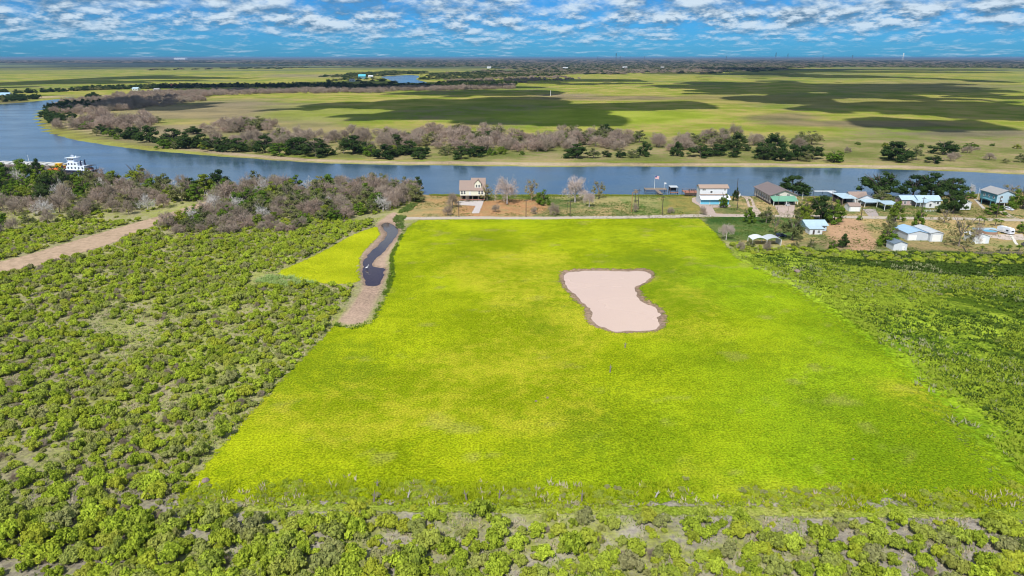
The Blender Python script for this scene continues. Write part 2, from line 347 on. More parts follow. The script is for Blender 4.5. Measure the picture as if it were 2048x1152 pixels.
water('river', -2600, 2600, 378, 3600, -1.2, (.035, .075, .12), .10, .5, .22, (.075, .13, .18), 'broad blue grey river curving past the wooded point')
px0, py0 = POND.min(0) - 6; px1, py1 = POND.max(0) + 6
water('pond', px0, px1, py0, py1, -.42, (.58, .425, .345), .14, .8, .03, (.63, .47, .385), 'pale pinkish muddy pond in the mown field', .35)
cx0, cy0 = CREEK.min(0) - 4; cx1, cy1 = CREEK.max(0) + 4
water('creek', cx0, cx1, cy0, cy1, -.5, (.040, .027, .022), .03, .8, .05, (.07, .048, .038), 'narrow winding creek of dark still water', .5)

SHEETS = {}
def sheet(name, P, res, off, ca, cb, m, feather=3.0, cut=(), label=None, grad=None, soft=None):
    x0, y0 = P.min(0) - feather; x1, y1 = P.max(0) + feather + (12 if soft else 0)
    X1 = np.arange(x0, x1 + res, res); Y1 = np.arange(y0, y1 + res, res); X, Y = np.meshgrid(X1, Y1)
    D0 = sdf(P, X, Y); fe = feather if not soft else feather + soft(X, Y); e = np.clip(.5 + D0 / (2 * fe), 0, 1)
    for (q, gap) in cut: e = np.minimum(e, np.clip(.5 + (-sdf(q, X, Y) - gap) / (2 * feather), 0, 1))
    Z = height(X, Y) + off
    k = (e[:-1, :-1] > 0) | (e[1:, :-1] > 0) | (e[:-1, 1:] > 0) | (e[1:, 1:] > 0)
    me, used = grid_mesh(name, X1, Y1, Z, k)
    Ca = np.empty(X.shape + (3,)); Cb = Ca.copy(); Ca[:] = ca; Cb[:] = cb
    if grad: grad(X, Y, Ca, Cb)
    vattr(me, 'Col', Ca.reshape(-1, 3)[used], 'FLOAT_COLOR'); vattr(me, 'Col2', Cb.reshape(-1, 3)[used], 'FLOAT_COLOR'); vattr(me, 'edge', e.ravel()[used])
    me.materials.append(m)
    return tag(link(bpy.data.objects.new(name, me)), kind='structure', label=label)
turf = groundmat('mown_turf', .028, .28, 2.0, True, 1.0, fine=1.0, big=.25, patch=(.42, .60))
def field_tones(X, Y, Ca, Cb):
    u, v = proj(X, Y)
    gr = ss(u + (fbm(X * .02, Y * .02) - .5) * 700, 1000, 1600)
    lay(Ca, gr, C(.19, .295, .008)); lay(Cb, gr, C(.27, .385, .010))
    ol = ss(fbm(X * .045 + 7, Y * .045),   .52, .70) * .45; lay(Ca, ol, C(.17, .25, .012))
    wr = ss(fbm(X * .11 + 31, Y * .16, 5),   .69, .77) * .4; lay(Ca, wr, C(.34, .30, .08)); lay(Cb, wr, C(.36, .32, .09))
    lay(Cb, ss(fbm(X * .02 + 17, Y * .02), .58, .7) * .7, C(.44, .40, .03))
sheet('field', FIELD, 1.6, .05, (.25, .325, .006), (.37, .42, .010), turf, 3.0, ((POND, 2.0), (MUD, .1)), 'bright yellow green mown field around the pond', field_tones, lambda X, Y: 11 * ss(proj(X, Y)[0], 1440, 1640) * ss(proj(X, Y)[1], 500, 560))
sheet('meadow', MEADOW, 1.5, .05, (.36, .41, .010), (.44, .46, .014), turf, 1.8, ((MUD, -.3),), 'small yellow green mown patch beside the creek')
strip = poly([(330, 1012), (700, 1008), (1300, 1012), (2150, 1012), (2150, 1042), (1700, 1034), (1300, 1030), (700, 1022), (380, 1026)], False)
sheet('mown_strip', strip, 1.2, .03, (.25, .33, .03), (.34, .35, .08), turf, 1.6, (), 'narrow mown strip along the foot of the field')
dirt = groundmat('bare_dirt', .05, .35, 1.8, True, .5, fine=.3, big=.25)
sheet('dirt_track', TRACK, 1.5, .04, (.50, .36, .25), (.31, .225, .15), dirt, 2.6, (), 'bare pinkish dirt track curving through the scrub')
road = groundmat('road_gravel', .05, .5, 2.5, True, .2, fine=.15, big=.12)
def ribbon(px, w):
    L = [np.array(g(*p)) for p in px]; a, b = [], []
    for i, p in enumerate(L):
        d = L[min(i + 1, len(L) - 1)] - L[max(i - 1, 0)]; d /= np.linalg.norm(d); n = np.array([-d[1], d[0]]) * w / 2
        a.append(p + n); b.append(p - n)
    return np.array(a + b[::-1])
sheet('road', ribbon([(800, 437), (930, 436), (1100, 436), (1300, 434), (1420, 431), (1500, 431), (1640, 433), (1800, 436), (1930, 438), (2048, 441), (2400, 448)], 6.2), 1.3, .06, (.50, .42, .34), (.43, .37, .31), road, 1.3, (), 'pale gravel road running past the river houses')
conc = groundmat('pale_concrete', .1, .5, 2.5, True, .12, fine=.1, big=.1)
sheet('driveway', poly([(915, 402), (968, 401), (964, 412), (958, 427), (943, 427), (951, 412), (915, 410)], False), .8, .08, (.55, .49, .46), (.48, .43, .41), conc, .5, (), 'white concrete drive below the stilt house')
sheet('driveway', poly([(1384, 396), (1400, 393), (1400, 409), (1460, 410), (1462, 414), (1425, 416), (1432, 427), (1478, 428), (1480, 432), (1412, 432), (1398, 412), (1384, 404)], False), .8, .08, (.46, .36, .31), (.40, .32, .28), conc, .6, (), 'pinkish paved drive of the white house with blue garage')
sheet('driveway', ribbon([(1488, 388), (1499, 400), (1503, 412), (1514, 424), (1518, 430)], 4.2), .8, .08, (.50, .40, .33), (.44, .35, .28), conc, .6, ((poly([(1496, 399), (1501, 399), (1505, 412), (1501, 413)], False), 0),), 'two rutted boat ramp drive running down to the river')
sheet('driveway', poly([(1549, 411), (1590, 409), (1588, 430), (1560, 431)], False), .8, .08, (.47, .37, .32), (.42, .33, .28), conc, .6, (), 'pinkish drive in front of the carport with green roof')
sheet('driveway', poly([(1725, 418), (1750, 418), (1758, 432), (1738, 433)], False), .8, .08, (.40, .34, .31), (.35, .3, .28), conc, .6, (), 'grey drive of the white gabled house')
for lab, q in (('outer', [(1994, 418), (2006, 426), (2016, 433), (2036, 440)]), ('inner', [(2002, 418), (2014, 426), (2024, 433), (2042, 440)])):
    sheet('wheel_track', ribbon(q, 1.3), .6, .08, (.5, .42, .32), (.44, .37, .28), conc, .4, (), lab + ' sandy wheel rut leading to the white car')
sheet('patio', poly([(1960, 470), (2045, 468), (2050, 480), (2012, 480), (1985, 476), (1966, 474)], False), .7, .07, (.56, .46, .40), (.5, .42, .36), conc, .5, (), 'pale paving between pool and camper')
sheet('footpath', ribbon([(2022, 470), (2034, 490)], 1.2), .5, .08, (.7, .66, .6), (.6, .57, .5), conc, .3, (), 'white path from the camper towards the fence')
sheet('footpath', ribbon([(1950, 398), (1968, 417)], 1.6), .5, .08, (.5, .46, .42), (.45, .42, .38), conc, .3, (), 'grey path beside the white trailer shed')
HAZE = 4.0e-5

# ---------------------------------------------------------------- clouds over the marsh (their shadows fall on it), haze
# stretches of cloud: centre (on the ground below, along the sun's rays), half size across and away, in metres
CL = []
def shade(u, v, ru, v0, v1, k=1.0):
    x, y = g(u, v); s = ppm(y); ya, yb = g(u, v1)[1], g(u, v0)[1]
    CL.append((x, (ya + yb) / 2, ru / s, (yb - ya) / 2, k))
for a in ((900, 226, 330, 200, 247), (1180, 222, 220, 207, 238), (1060, 245, 200, 236, 256), (1330, 212, 70, 207, 216), (680, 213, 100, 208, 219),
          (1940, 224, 300, 186, 268), (1700, 178, 330, 164, 193), (1960, 196, 210, 178, 212), (1810, 224, 90, 219, 230), (1140, 166, 165, 159, 171), (1420, 166, 60, 163, 169),
          (1030, 188, 80, 182, 195), (930, 190, 110, 181, 197), (720, 173, 330, 165, 184), (150, 160, 230, 150, 176), (210, 213, 130, 198, 229), (330, 214, 110, 208, 221),
          (1600, 151, 190, 145, 157), (1720, 141, 240, 137, 146), (1980, 160, 90, 157, 166), (1010, 203, 110, 197, 208), (1680, 206, 120, 201, 210)):
    shade(*a)
def cloud_cells(x0, x1, y0, y1, st, seed, k0):
    X1 = np.arange(x0, x1, st); Y1 = np.arange(y0, y1, st); X, Y = np.meshgrid(X1, Y1)
    n = fbm(X / (st * 13) + seed, Y / (st * 6), 5) - .5
    D = np.full(X.shape, -1.0)
    for cx, cy, rx, ry, k in CL:
        D = np.maximum(D, k0 * k * (1 - np.sqrt(((X - cx) / rx) ** 2 + ((Y - cy) / ry) ** 2)))
    D = np.clip(D, -.62, .42) + n * 2.4 - .06
    return X1, Y1, X, Y, D
cm, ct = newmat('cloud_white')
finish(ct, nd(ct, 'ShaderNodeMixShader', {0: .34, 1: nd(ct, 'ShaderNodeBsdfDiffuse', {0: (.9, .9, .9)}).outputs[0], 2: nd(ct, 'ShaderNodeBsdfTranslucent', {0: (.85, .87, .9)}).outputs[0]}).outputs[0])
def cloud_layer(X1, Y1, X, Y, D, alt, th):
    sh = -alt / SUND.z; ox, oy = -SUND.x * sh, -SUND.y * sh
    keep = (D[:-1, :-1] > 0) & (D[1:, :-1] > 0) & (D[:-1, 1:] > 0) & (D[1:, 1:] > 0)
    top = alt + 12 + th * np.sqrt(np.clip(D, 0, 1)) * (.6 + fbm(X * .006, Y * .006)); bot = alt - 10 * np.clip(D, 0, 1)
    V = np.concatenate([np.stack([X + ox, Y + oy, bot], -1).reshape(-1, 3), np.stack([X + ox, Y + oy, top], -1).reshape(-1, 3)])
    ny, nx = X.shape; i = np.arange(ny - 1)[:, None] * nx + np.arange(nx - 1)[None, :]
    q = np.stack([i, i + 1, i + nx + 1, i + nx], -1)[keep]
    kp = np.zeros((ny + 1, nx + 1), bool); kp[1:-1, 1:-1] = keep; off = ny * nx; sides = []
    for dj, di, a, b in ((-1, 0, 0, 1), (1, 0, 3, 2), (0, -1, 0, 3), (0, 1, 1, 2)):
        edge = keep & ~kp[1 + dj:ny + dj, 1 + di:nx + di]
        Q4 = np.stack([i, i + 1, i + nx + 1, i + nx], -1)[edge]
        sides.append(np.stack([Q4[:, a], Q4[:, b], Q4[:, b] + off, Q4[:, a] + off], -1))
    return V, np.concatenate([q, q + off] + sides)
V1, Q1 = cloud_layer(*cloud_cells(-1700, 1700, 600, 3000, 18, 3.0, 1.0), 950, 160)
V2, Q2 = cloud_layer(*cloud_cells(-4200, 4200, 3000, 9000, 60, 8.0, .9), 950, 220)
me, _ = raw_mesh('clouds', np.concatenate([V1, V2]), np.concatenate([Q1, Q2 + len(V1)])); me.materials.append(cm)
tag(link(bpy.data.objects.new('clouds', me)), kind='stuff', label='broken white clouds drifting over the marsh')
hb = MB().box(-36000, 36000, -400, 36000, -4, 84)
hm, ht = newmat('haze_air')
nd(ht, 'ShaderNodeOutputMaterial', {'Volume': nd(ht, 'ShaderNodeVolumePrincipled', {'Color': (.36, .53, .80), 'Density': HAZE, 'Anisotropy': .2}).outputs[0]})
if HAZE > 0: tag(hb.obj('haze', hm), kind='stuff', label='thin blue haze lying over the distant country')

# ---------------------------------------------------------------- plants
M_SHRUB = leafmat('shrub_leaves', (.105, .165, .016), (.62, .74, .07), (.46, .46, .05), .3, (.33, .31, .16))
M_OAK = leafmat('oak_leaves', (.018, .040, .012), (.075, .125, .03), (.08, .11, .035))
M_OLIVE = leafmat('olive_leaves', (.09, .11, .04), (.26, .28, .10), (.30, .27, .11))
M_GREEN = leafmat('bright_leaves', (.06, .12, .015), (.18, .28, .03), (.32, .33, .04))
M_TWIG = leafmat('bare_twigs', (.20, .16, .115), (.47, .385, .30), (.30, .22, .17), .1)
M_PINK = leafmat('pinkish_twigs', (.26, .195, .15), (.52, .41, .33), (.36, .25, .2), .1)
M_WHITE = leafmat('bleached_twigs', (.42, .40, .37), (.68, .65, .62), (.6, .58, .55), .05)
M_GRASS = leafmat('grass_blades', (.12, .18, .012), (.26, .31, .03), (.34, .31, .07), .3)
M_STRAW = leafmat('dry_grass', (.36, .30, .19), (.62, .53, .37), (.32, .30, .1), .3)
M_REED = leafmat('reed_blades', (.30, .42, .12), (.60, .72, .30), (.5, .6, .22), .45)
M_BARK = mat('grey_bark', (.23, .19, .16), .9, .4, 1.2)
M_DARKBARK = mat('dark_bark', (.10, .08, .065), .9, .4, 1.2)
M_PALEBARK = mat('pale_bark', (.46, .41, .37), .9, .3, 1.2)
def unit(n, r, up=-.2):
    v = r.normal(size=(n, 3)); v /= np.linalg.norm(v, axis=1)[:, None]
    v[:, 2] = np.where(v[:, 2] < up, -v[:, 2], v[:, 2]); return v
def leaf_quads(P, N, size, r):
    """leaf sprays: one small kite per point, facing roughly along N"""
    n = len(P); a = np.cross(N, r.normal(size=(n, 3))); a /= np.linalg.norm(a, axis=1)[:, None] + 1e-9
    b = np.cross(N, a); s = (size * r.uniform(.6, 1.35, n))[:, None]
    V = np.stack([P - a * s, P - b * s * .6 + N * s * .15, P + a * s, P + b * s * .6 - N * s * .1], 1)
    return V.reshape(-1, 3)
def foliage_mesh(name, lobes, per, size, m, seed, core=.62, jit=.38, coret=.12):
    r = np.random.default_rng(seed); V = []; T = []
    for (c, rad) in lobes:
        rad = np.asarray(rad, float); n = int(per * (rad[0] * rad[2]) ** .8)
        d = unit(n, r, -.35); P = np.asarray(c) + d * rad * r.uniform(.72, 1.06, n)[:, None]
        N = d / rad * rad.mean() + r.normal(size=(n, 3)) * jit; N /= np.linalg.norm(N, axis=1)[:, None]
        V.append(leaf_quads(P, N, size, r)); T.append(np.clip(r.random() * .5 + r.random(n) * .55, 0, 1))
    V = np.concatenate(V); T = np.concatenate(T); Q = np.arange(len(V)).reshape(-1, 4)
    if core:      # inner core; its dark tint paints shade into the leaf gaps
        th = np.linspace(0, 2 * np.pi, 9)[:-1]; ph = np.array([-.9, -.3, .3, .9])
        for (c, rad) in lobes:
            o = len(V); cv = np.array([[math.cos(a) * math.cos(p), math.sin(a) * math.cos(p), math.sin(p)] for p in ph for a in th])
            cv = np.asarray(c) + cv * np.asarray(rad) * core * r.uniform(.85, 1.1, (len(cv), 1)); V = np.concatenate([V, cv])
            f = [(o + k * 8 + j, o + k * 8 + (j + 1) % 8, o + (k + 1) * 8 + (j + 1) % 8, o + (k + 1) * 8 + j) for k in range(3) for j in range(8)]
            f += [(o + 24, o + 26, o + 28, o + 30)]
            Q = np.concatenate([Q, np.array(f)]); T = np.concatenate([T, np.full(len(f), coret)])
    me, _ = raw_mesh(name, V, Q, False); vattr(me, 'tint', T, 'FLOAT', 'FACE'); me.materials.append(m); return me
def shrub_lobes(seed, flat=.8):
    r = np.random.default_rng(seed); L = [((0, 0, .45), (.55, .55, .45 * flat))]
    for k in range(16):
        a = r.uniform(0, 6.28); q = math.sqrt(r.uniform(.05, 1)) * .85; h = (.80 - .5 * q * q) * flat * r.uniform(.7, 1.15); s = r.uniform(.17, .38)
        L.append(((math.cos(a) * q, math.sin(a) * q, h), (s, s, s * .85)))
    return L
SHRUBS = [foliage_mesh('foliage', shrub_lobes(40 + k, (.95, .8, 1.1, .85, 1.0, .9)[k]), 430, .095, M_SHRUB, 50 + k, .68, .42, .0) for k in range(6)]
def crown_lobes(seed, n, w, z0, z1, dome=1.0, s0=.20, s1=.33):
    r = np.random.default_rng(seed); L = []
    for k in range(n):
        a = r.uniform(0, 6.28); q = math.sqrt(r.uniform(0, 1)); top = z0 + (z1 - z0) * math.sqrt(max(0, 1 - (q * .93) ** 2)) * dome
        z = z0 + (top - z0) * r.uniform(.08, 1) ** .75; s = r.uniform(s0, s1) * w
        L.append(((math.cos(a) * q * w * .82, math.sin(a) * q * w * .82, z - s * .35), (s, s, s * .62)))
    return L
def limbs(seed, h0, w, z1, n=6, r0=.32, pale=False):
    r = random.Random(seed); mb = MB(); lean = (r.uniform(-.4, .4), r.uniform(-.4, .4))
    f = (lean[0], lean[1], h0); mb.tube([(0, 0, -.3), (lean[0] * .5, lean[1] * .5, h0 * .5), f], [r0 * 1.25, r0, r0 * .85], 7); tips = []
    for k in range(n):
        a = 6.28 * k / n + r.uniform(-.3, .3); q = w * r.uniform(.45, .8); z = z1 * r.uniform(.62, .92)
        mid = (f[0] + math.cos(a) * q * .45, f[1] + math.sin(a) * q * .45, h0 + (z - h0) * .6); e = (math.cos(a) * q, math.sin(a) * q, z)
        mb.tube([f, mid, e], [r0 * .6, r0 * .4, r0 * .14], 5); tips += [(mid, e, a)]
        for s in (-1, 1):
            a2 = a + s * r.uniform(.4, .8); e2 = (mid[0] + math.cos(a2) * q * .5, mid[1] + math.sin(a2) * q * .5, z * r.uniform(.85, 1.05))
            mb.tube([mid, e2], [r0 * .33, r0 * .1], 4); tips += [(mid, e2, a2)]
    return mb, tips
def twig_mesh(name, tips, w, z0, z1, n, m, seed, ln=.9, wd=.035):
    """fine bare twigs fanning out into a rounded crown"""
    r = np.random.default_rng(seed); V = []; T = []
    # clusters spread over a dome, each a fan of thin slivers
    nc = 34; C0 = np.array([0, 0, z0 * .75])
    for k in range(nc):
        d = unit(1, r, .02)[0]; rad = np.array([w, w, z1 - z0 * .75]) * r.uniform(.45, .93)
        c = C0 + d * rad; k2 = n // nc; t0 = r.uniform(.1, .5)
        P = c + r.normal(size=(k2, 3)) * w * .11; dirs = d * .8 + r.normal(size=(k2, 3)) * .62; dirs[:, 2] += .25
        dirs /= np.linalg.norm(dirs, axis=1)[:, None]; L = (ln * r.uniform(.5, 1.4, k2))[:, None]
        side = np.cross(dirs, r.normal(size=(k2, 3))); side /= np.linalg.norm(side, axis=1)[:, None]
        b0 = P - dirs * L * .5; b1 = P + dirs * L * .5
        V.append(np.stack([b0 - side * wd, b0 + side * wd, b1 + side * wd * .35, b1 - side * wd * .35], 1).reshape(-1, 3)); T.append(t0 + r.random(k2) * .5)
    V = np.concatenate(V); T = np.concatenate(T)
    me, _ = raw_mesh(name, V, np.arange(len(V)).reshape(-1, 4), False); vattr(me, 'tint', T, 'FLOAT', 'FACE'); me.materials.append(m); return me
# prototypes: nominal 8 m high, crown radius 6 m
PROTO = {}
def proto(kind, n, fn): PROTO[kind] = [fn(k) for k in range(n)]
def mk_oak(m, bark, seed0, nl=34, w=6.0, z0=.9, z1=8.0, size=.30, per=34, dome=1.0):
    def f(k):
        mb, tips = limbs(seed0 + k, 1.8, w, z1)
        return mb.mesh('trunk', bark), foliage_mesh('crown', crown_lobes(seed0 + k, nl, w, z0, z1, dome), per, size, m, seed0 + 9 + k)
    return f
def mk_bare(m, bark, seed0, n=2300, w=5.2, z0=2.4, z1=8.0, wd=.045, ln=1.0):
    def f(k):
        mb, tips = limbs(seed0 + k, 2.4, w, z1, 7, .26)
        return mb.mesh('trunk', bark), twig_mesh('crown', tips, w, z0, z1, n, m, seed0 + 5 + k, ln, wd)
    return f
def mk_half(m1, seed0, per=46, core=.5, size=.28):
    def f(k):
        mb, tips = limbs(seed0 + k, 2.4, 5.4, 8, 7, .26)
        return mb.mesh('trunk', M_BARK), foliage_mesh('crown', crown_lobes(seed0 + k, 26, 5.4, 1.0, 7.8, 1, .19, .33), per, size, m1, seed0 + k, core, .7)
    return f
proto('oak', 4, mk_oak(M_OAK, M_DARKBARK, 100)); proto('green', 3, mk_oak(M_GREEN, M_DARKBARK, 140, 30, 5.5, .6, 8)); proto('olive', 3, mk_half(M_OLIVE, 180))
proto('thin', 2, mk_half(leafmat('thin_leaves', (.20, .185, .08), (.44, .38, .17), (.40, .31, .16)), 400, 30, .4, .18)); proto('bare', 4, mk_bare(M_TWIG, M_BARK, 220)); proto('pink', 3, mk_bare(M_PINK, M_BARK, 260)); proto('white', 2, mk_bare(M_WHITE, M_PALEBARK, 300, 520, wd=.05, ln=1.3))
proto('lone', 3, mk_bare(leafmat('pale_twigs', (.36, .28, .25), (.66, .55, .50), (.5, .42, .36), .1), M_PALEBARK, 340, 2300, 5.0, 3.2, 8, .04, .9))
def plant(kind, u, v, wpx, hpx, label, group=None, name=None, var=None, z=None, xy=None):
    x, y = xy or g(u, v); s = ppm(y); k = random.randrange(len(PROTO[kind])) if var is None else var
    tr, cr = PROTO[kind][k]; nomw = {'oak': 13.2, 'green': 12, 'olive': 11.6, 'thin': 11.6, 'bare': 11.6, 'pink': 11, 'white': 10.5, 'lone': 8.8}[kind]
    e = empty(name or {'oak': 'oak_tree', 'green': 'leafy_tree', 'olive': 'olive_tree', 'thin': 'olive_tree'}.get(kind, 'bare_tree'), (x, y, Zs(x, y) if z is None else z), label, 'tree', group, random.uniform(0, 6.28))
    w = wpx / s / nomw; h = hpx / s / 7.6; e.scale = (w, w, h)
    for n, me in (('trunk', tr), ('crown', cr)): link(bpy.data.objects.new(n, me), e)
    return e
def Zs(x, y): return float(GZ[min(np.searchsorted(ys, y), len(ys) - 1), min(np.searchsorted(xs, x), len(xs) - 1)])

# trees by the far bank, written down from the photograph: u, v of the foot, width and height in its pixels, kind
FARBANK = []
for u, v, w, h, k in ((170, 258, 22, 14, 'green'), (188, 252, 22, 12, 'green'), (207, 265, 22, 16, 'oak'), (232, 268, 22, 12, 'oak'), (150, 250, 20, 12, 'green'), (265, 278, 36, 22, 'oak'), (300, 284, 40, 30, 'oak'), (345, 290, 44, 30, 'oak'),
                      (372, 297, 40, 26, 'oak'), (328, 296, 30, 16, 'green'), (405, 296, 38, 26, 'oak'), (430, 302, 40, 26, 'oak'), (386, 268, 34, 14, 'oak'), (285, 244, 20, 12, 'oak'), (315, 246, 24, 12, 'olive'),
                      (478, 304, 34, 26, 'oak'), (505, 302, 30, 22, 'olive'), (530, 306, 38, 32, 'oak'), (560, 311, 36, 24, 'green'), (596, 306, 52, 36, 'oak'), (632, 313, 56, 34, 'oak'), (655, 310, 30, 18, 'oak'), (707, 308, 50, 34, 'oak'),
                      (742, 312, 30, 22, 'green'), (772, 317, 42, 26, 'oak'), (790, 290, 34, 20, 'oak'), (818, 310, 38, 26, 'oak'), (836, 318, 28, 16, 'oak'), (822, 284, 30, 20, 'oak'), (535, 278, 26, 12, 'oak'), (692, 292, 26, 16, 'olive'),
                      (922, 318, 30, 24, 'oak'), (953, 313, 36, 24, 'oak'), (982, 310, 18, 14, 'green'), (1002, 308, 22, 14, 'green'), (976, 276, 28, 16, 'oak'), (1131, 290, 16, 18, 'green'), (1153, 316, 44, 26, 'oak'), (1187, 316, 24, 18, 'olive'),
                      (1212, 314, 20, 12, 'oak'), (1240, 315, 20, 14, 'oak'), (1264, 315, 26, 16, 'olive'), (1290, 312, 28, 26, 'oak'), (1210, 274, 34, 24, 'oak'), (1196, 282, 30, 20, 'olive'), (1355, 312, 26, 26, 'oak'), (1400, 314, 46, 24, 'oak'),
                      (1432, 310, 44, 20, 'oak'), (1468, 314, 24, 16, 'oak'), (1475, 300, 44, 32, 'oak'), (1440, 292, 34, 18, 'olive'), (1545, 312, 58, 40, 'oak'), (1528, 318, 40, 28, 'oak'), (1562, 322, 34, 26, 'oak'), (1595, 320, 36, 34, 'oak'),
                      (1625, 318, 40, 30, 'oak'), (1612, 322, 26, 20, 'olive'), (1667, 324, 36, 24, 'green'), (1796, 322, 56, 36, 'oak'), (1832, 320, 24, 26, 'olive'), (1776, 318, 30, 24, 'oak'), (1886, 308, 46, 26, 'oak'), (1935, 306, 22, 14, 'bare'),
                      (1900, 322, 20, 16, 'bare'), (1868, 326, 30, 14, 'oak'), (1978, 320, 22, 14, 'bare'), (2040, 324, 20, 16, 'olive'), (1770, 293, 12, 8, 'green'), (1842, 295, 10, 10, 'green'), (1942, 296, 22, 11, 'green'), (1695, 306, 14, 12, 'bare'),
                      (1984, 292, 10, 6, 'green'), (2034, 297, 14, 8, 'green'), (1715, 290, 10, 7, 'green'), (1044, 310, 10, 7, 'green'), (1910, 318, 20, 14, 'bare'), (2010, 326, 14, 8, 'olive'), (1955, 300, 12, 6, 'bare')):
    FARBANK.append((u, v, w * 1.4, h * 1.05, k))
rr = random.Random(5)
for (u0, u1, v0, v1, n, kk) in ((170, 300, 243, 262, 20, 'ppb'), (450, 530, 258, 264, 10, 'bbo'), (430, 560, 283, 296, 14, 'bbp'), (560, 860, 274, 300, 42, 'bpbo'), (860, 1010, 268, 304, 34, 'pppo'), (1010, 1125, 284, 304, 24, 'ppbo'),
                               (1125, 1300, 276, 304, 26, 'pbbo'), (1310, 1385, 286, 302, 10, 'bbp'), (1385, 1480, 276, 298, 10, 'bbo'), (1490, 1640, 284, 298, 6, 'bo')):
    for k in range(int(n * 1.45)):
        u = rr.uniform(u0, u1); v = rr.uniform(v0, v1); w = rr.uniform(26, 46); FARBANK.append((u, v, w, w * rr.uniform(.5, .72), {'p': 'pink', 'b': 'bare', 'o': 'olive'}[rr.choice(kk)]))
for k in range(46):
    u = rr.uniform(190, 900); v = 262 + (u - 150) * .19 if u < 330 else 297 + (u - 330) * .03; w = rr.uniform(20, 36); FARBANK.append((u, v + rr.uniform(-8, 4), w, w * rr.uniform(.5, .7), rr.choice(['oak', 'green', 'olive', 'oak'])))
MARKS = [(120, 'near the bend tip'), (330, 'inside the river bend'), (560, 'beyond the bare thicket'), (760, 'facing the creek mouth'), (945, 'facing the cream stilt house'), (1090, 'facing the lone bare trees'), (1220, 'facing the olive topped tree'),
         (1330, 'facing the flag pier'), (1430, 'facing the blue garage house'), (1555, 'facing the brown gabled house'), (1670, 'facing the small boat dock'), (1800, 'facing the great spreading oaks'), (1990, 'facing the pale blue stilt house')]
KIN = {'oak': 'dark oak', 'green': 'bright tree', 'olive': 'olive tree', 'bare': 'bare grey tree', 'pink': 'bare pinkish tree', 'white': 'bleached tree', 'lone': 'bare pale tree'}
ONES = 'first second third fourth fifth sixth seventh eighth ninth tenth eleventh twelfth thirteenth fourteenth fifteenth sixteenth seventeenth eighteenth nineteenth'.split()
TENS = {2: 'twent', 3: 'thirt', 4: 'fort', 5: 'fift', 6: 'sixt', 7: 'sevent', 8: 'eight', 9: 'ninet'}
def nth(j):
    n = j + 1
    if n < 20: return ONES[j]
    return TENS[n // 10] + ('ieth' if n % 10 == 0 else 'y-' + ONES[n % 10 - 1])
def label_all(rows, text, marks):
    """rows of (u, v, w, h, kind): one label each, by kind and landmark, then by size or order along the bank"""
    g0 = {}
    for i, q in enumerate(rows):
        mk = min(marks, key=lambda m: abs(m[0] - q[0]) if len(m) == 2 else (m[0] - q[0]) ** 2 + 4 * (m[1] - q[1]) ** 2)[-1]
        g0.setdefault((q[4], mk), []).append(i)
    out = [None] * len(rows)
    for (k, mk), I in g0.items():
        I.sort(key=lambda i: rows[i][0]); base = KIN[k]
        if len(I) == 1: out[I[0]] = f'only {base} {text} {mk}'; continue
        for j, i in enumerate(I): out[i] = f'{nth(j)} {base} from left {text} {mk}'
    return out
labs = label_all(FARBANK, 'on the far bank', MARKS)
for q, lb in zip(FARBANK, labs): plant(q[4], q[0], q[1], q[2], q[3], lb, 'trees along the far river bank')

# thicket on the near side
THICK = []
th1 = poly([(-60, 352), (120, 360), (300, 370), (420, 376), (455, 384), (420, 396), (330, 418), (230, 438), (120, 447), (0, 470), (-90, 480)], False)
th2 = poly([(450, 384), (640, 378), (780, 384), (846, 388), (838, 404), (790, 420), (745, 432), (690, 442), (600, 447), (500, 454), (400, 462), (320, 462), (360, 444), (420, 420)], False)
def fill(P, n, dmin, seed):
    r = np.random.default_rng(seed); x0, y0 = P.min(0); x1, y1 = P.max(0); pts = []
    X, Y = r.uniform(x0, x1, 9000), r.uniform(y0, y1, 9000); ok = sdf(P, X, Y) > 1
    for x, y in zip(X[ok], Y[ok]):
        if len(pts) < n and all((x - a) ** 2 + (y - b) ** 2 > dmin * dmin for a, b in pts): pts.append((x, y))
    return pts
for P, n, sd_, mix_ in ((th1, 125, 1, 'bbgoobpg'), (th2, 150, 2, 'bpobgog')):
    for (x, y) in fill(P, n, 5.2, sd_):
        u, v = proj(x, y); r = rr.random()
        if P is th1 and u < 160 and v < 410: kind = rr.choice(['green', 'oak', 'green', 'olive'])
        elif P is th1 and u > 370: kind = rr.choice(['oak', 'green', 'green', 'bare'])
        elif P is th1 and u < 330 and 400 < v < 450: kind = rr.choice(['bare', 'bare', 'olive', 'pink'])
        else: kind = {'b': 'bare', 'p': 'pink', 'o': 'olive', 'g': 'green'}[rr.choice(mix_)]
        w = rr.uniform(32, 54); h = w * rr.uniform(.62, .85)
        if rr.random() < .07: kind = 'white'
        THICK.append((u, v, w, h, kind))
THICK += [(836, 384, 30, 34, 'oak'), (812, 386, 36, 34, 'olive'), (790, 382, 30, 32, 'bare'), (766, 376, 34, 36, 'olive'), (720, 374, 26, 28, 'oak'), (680, 374, 40, 32, 'oak'), (655, 376, 30, 26, 'olive'), (440, 382, 50, 42, 'oak'), (410, 386, 46, 40, 'green'), (75, 345, 34, 34, 'oak'),
          (206, 352, 16, 16, 'olive'), (333, 362, 16, 18, 'oak'), (316, 362, 12, 14, 'oak')]
for k in range(26):
    u = rr.uniform(345, 610); THICK.append((u, 467 - (u - 345) * .03 + rr.uniform(-14, 5), rr.uniform(24, 38), rr.uniform(15, 24), rr.choice(['bare', 'pink', 'bare', 'olive'])))
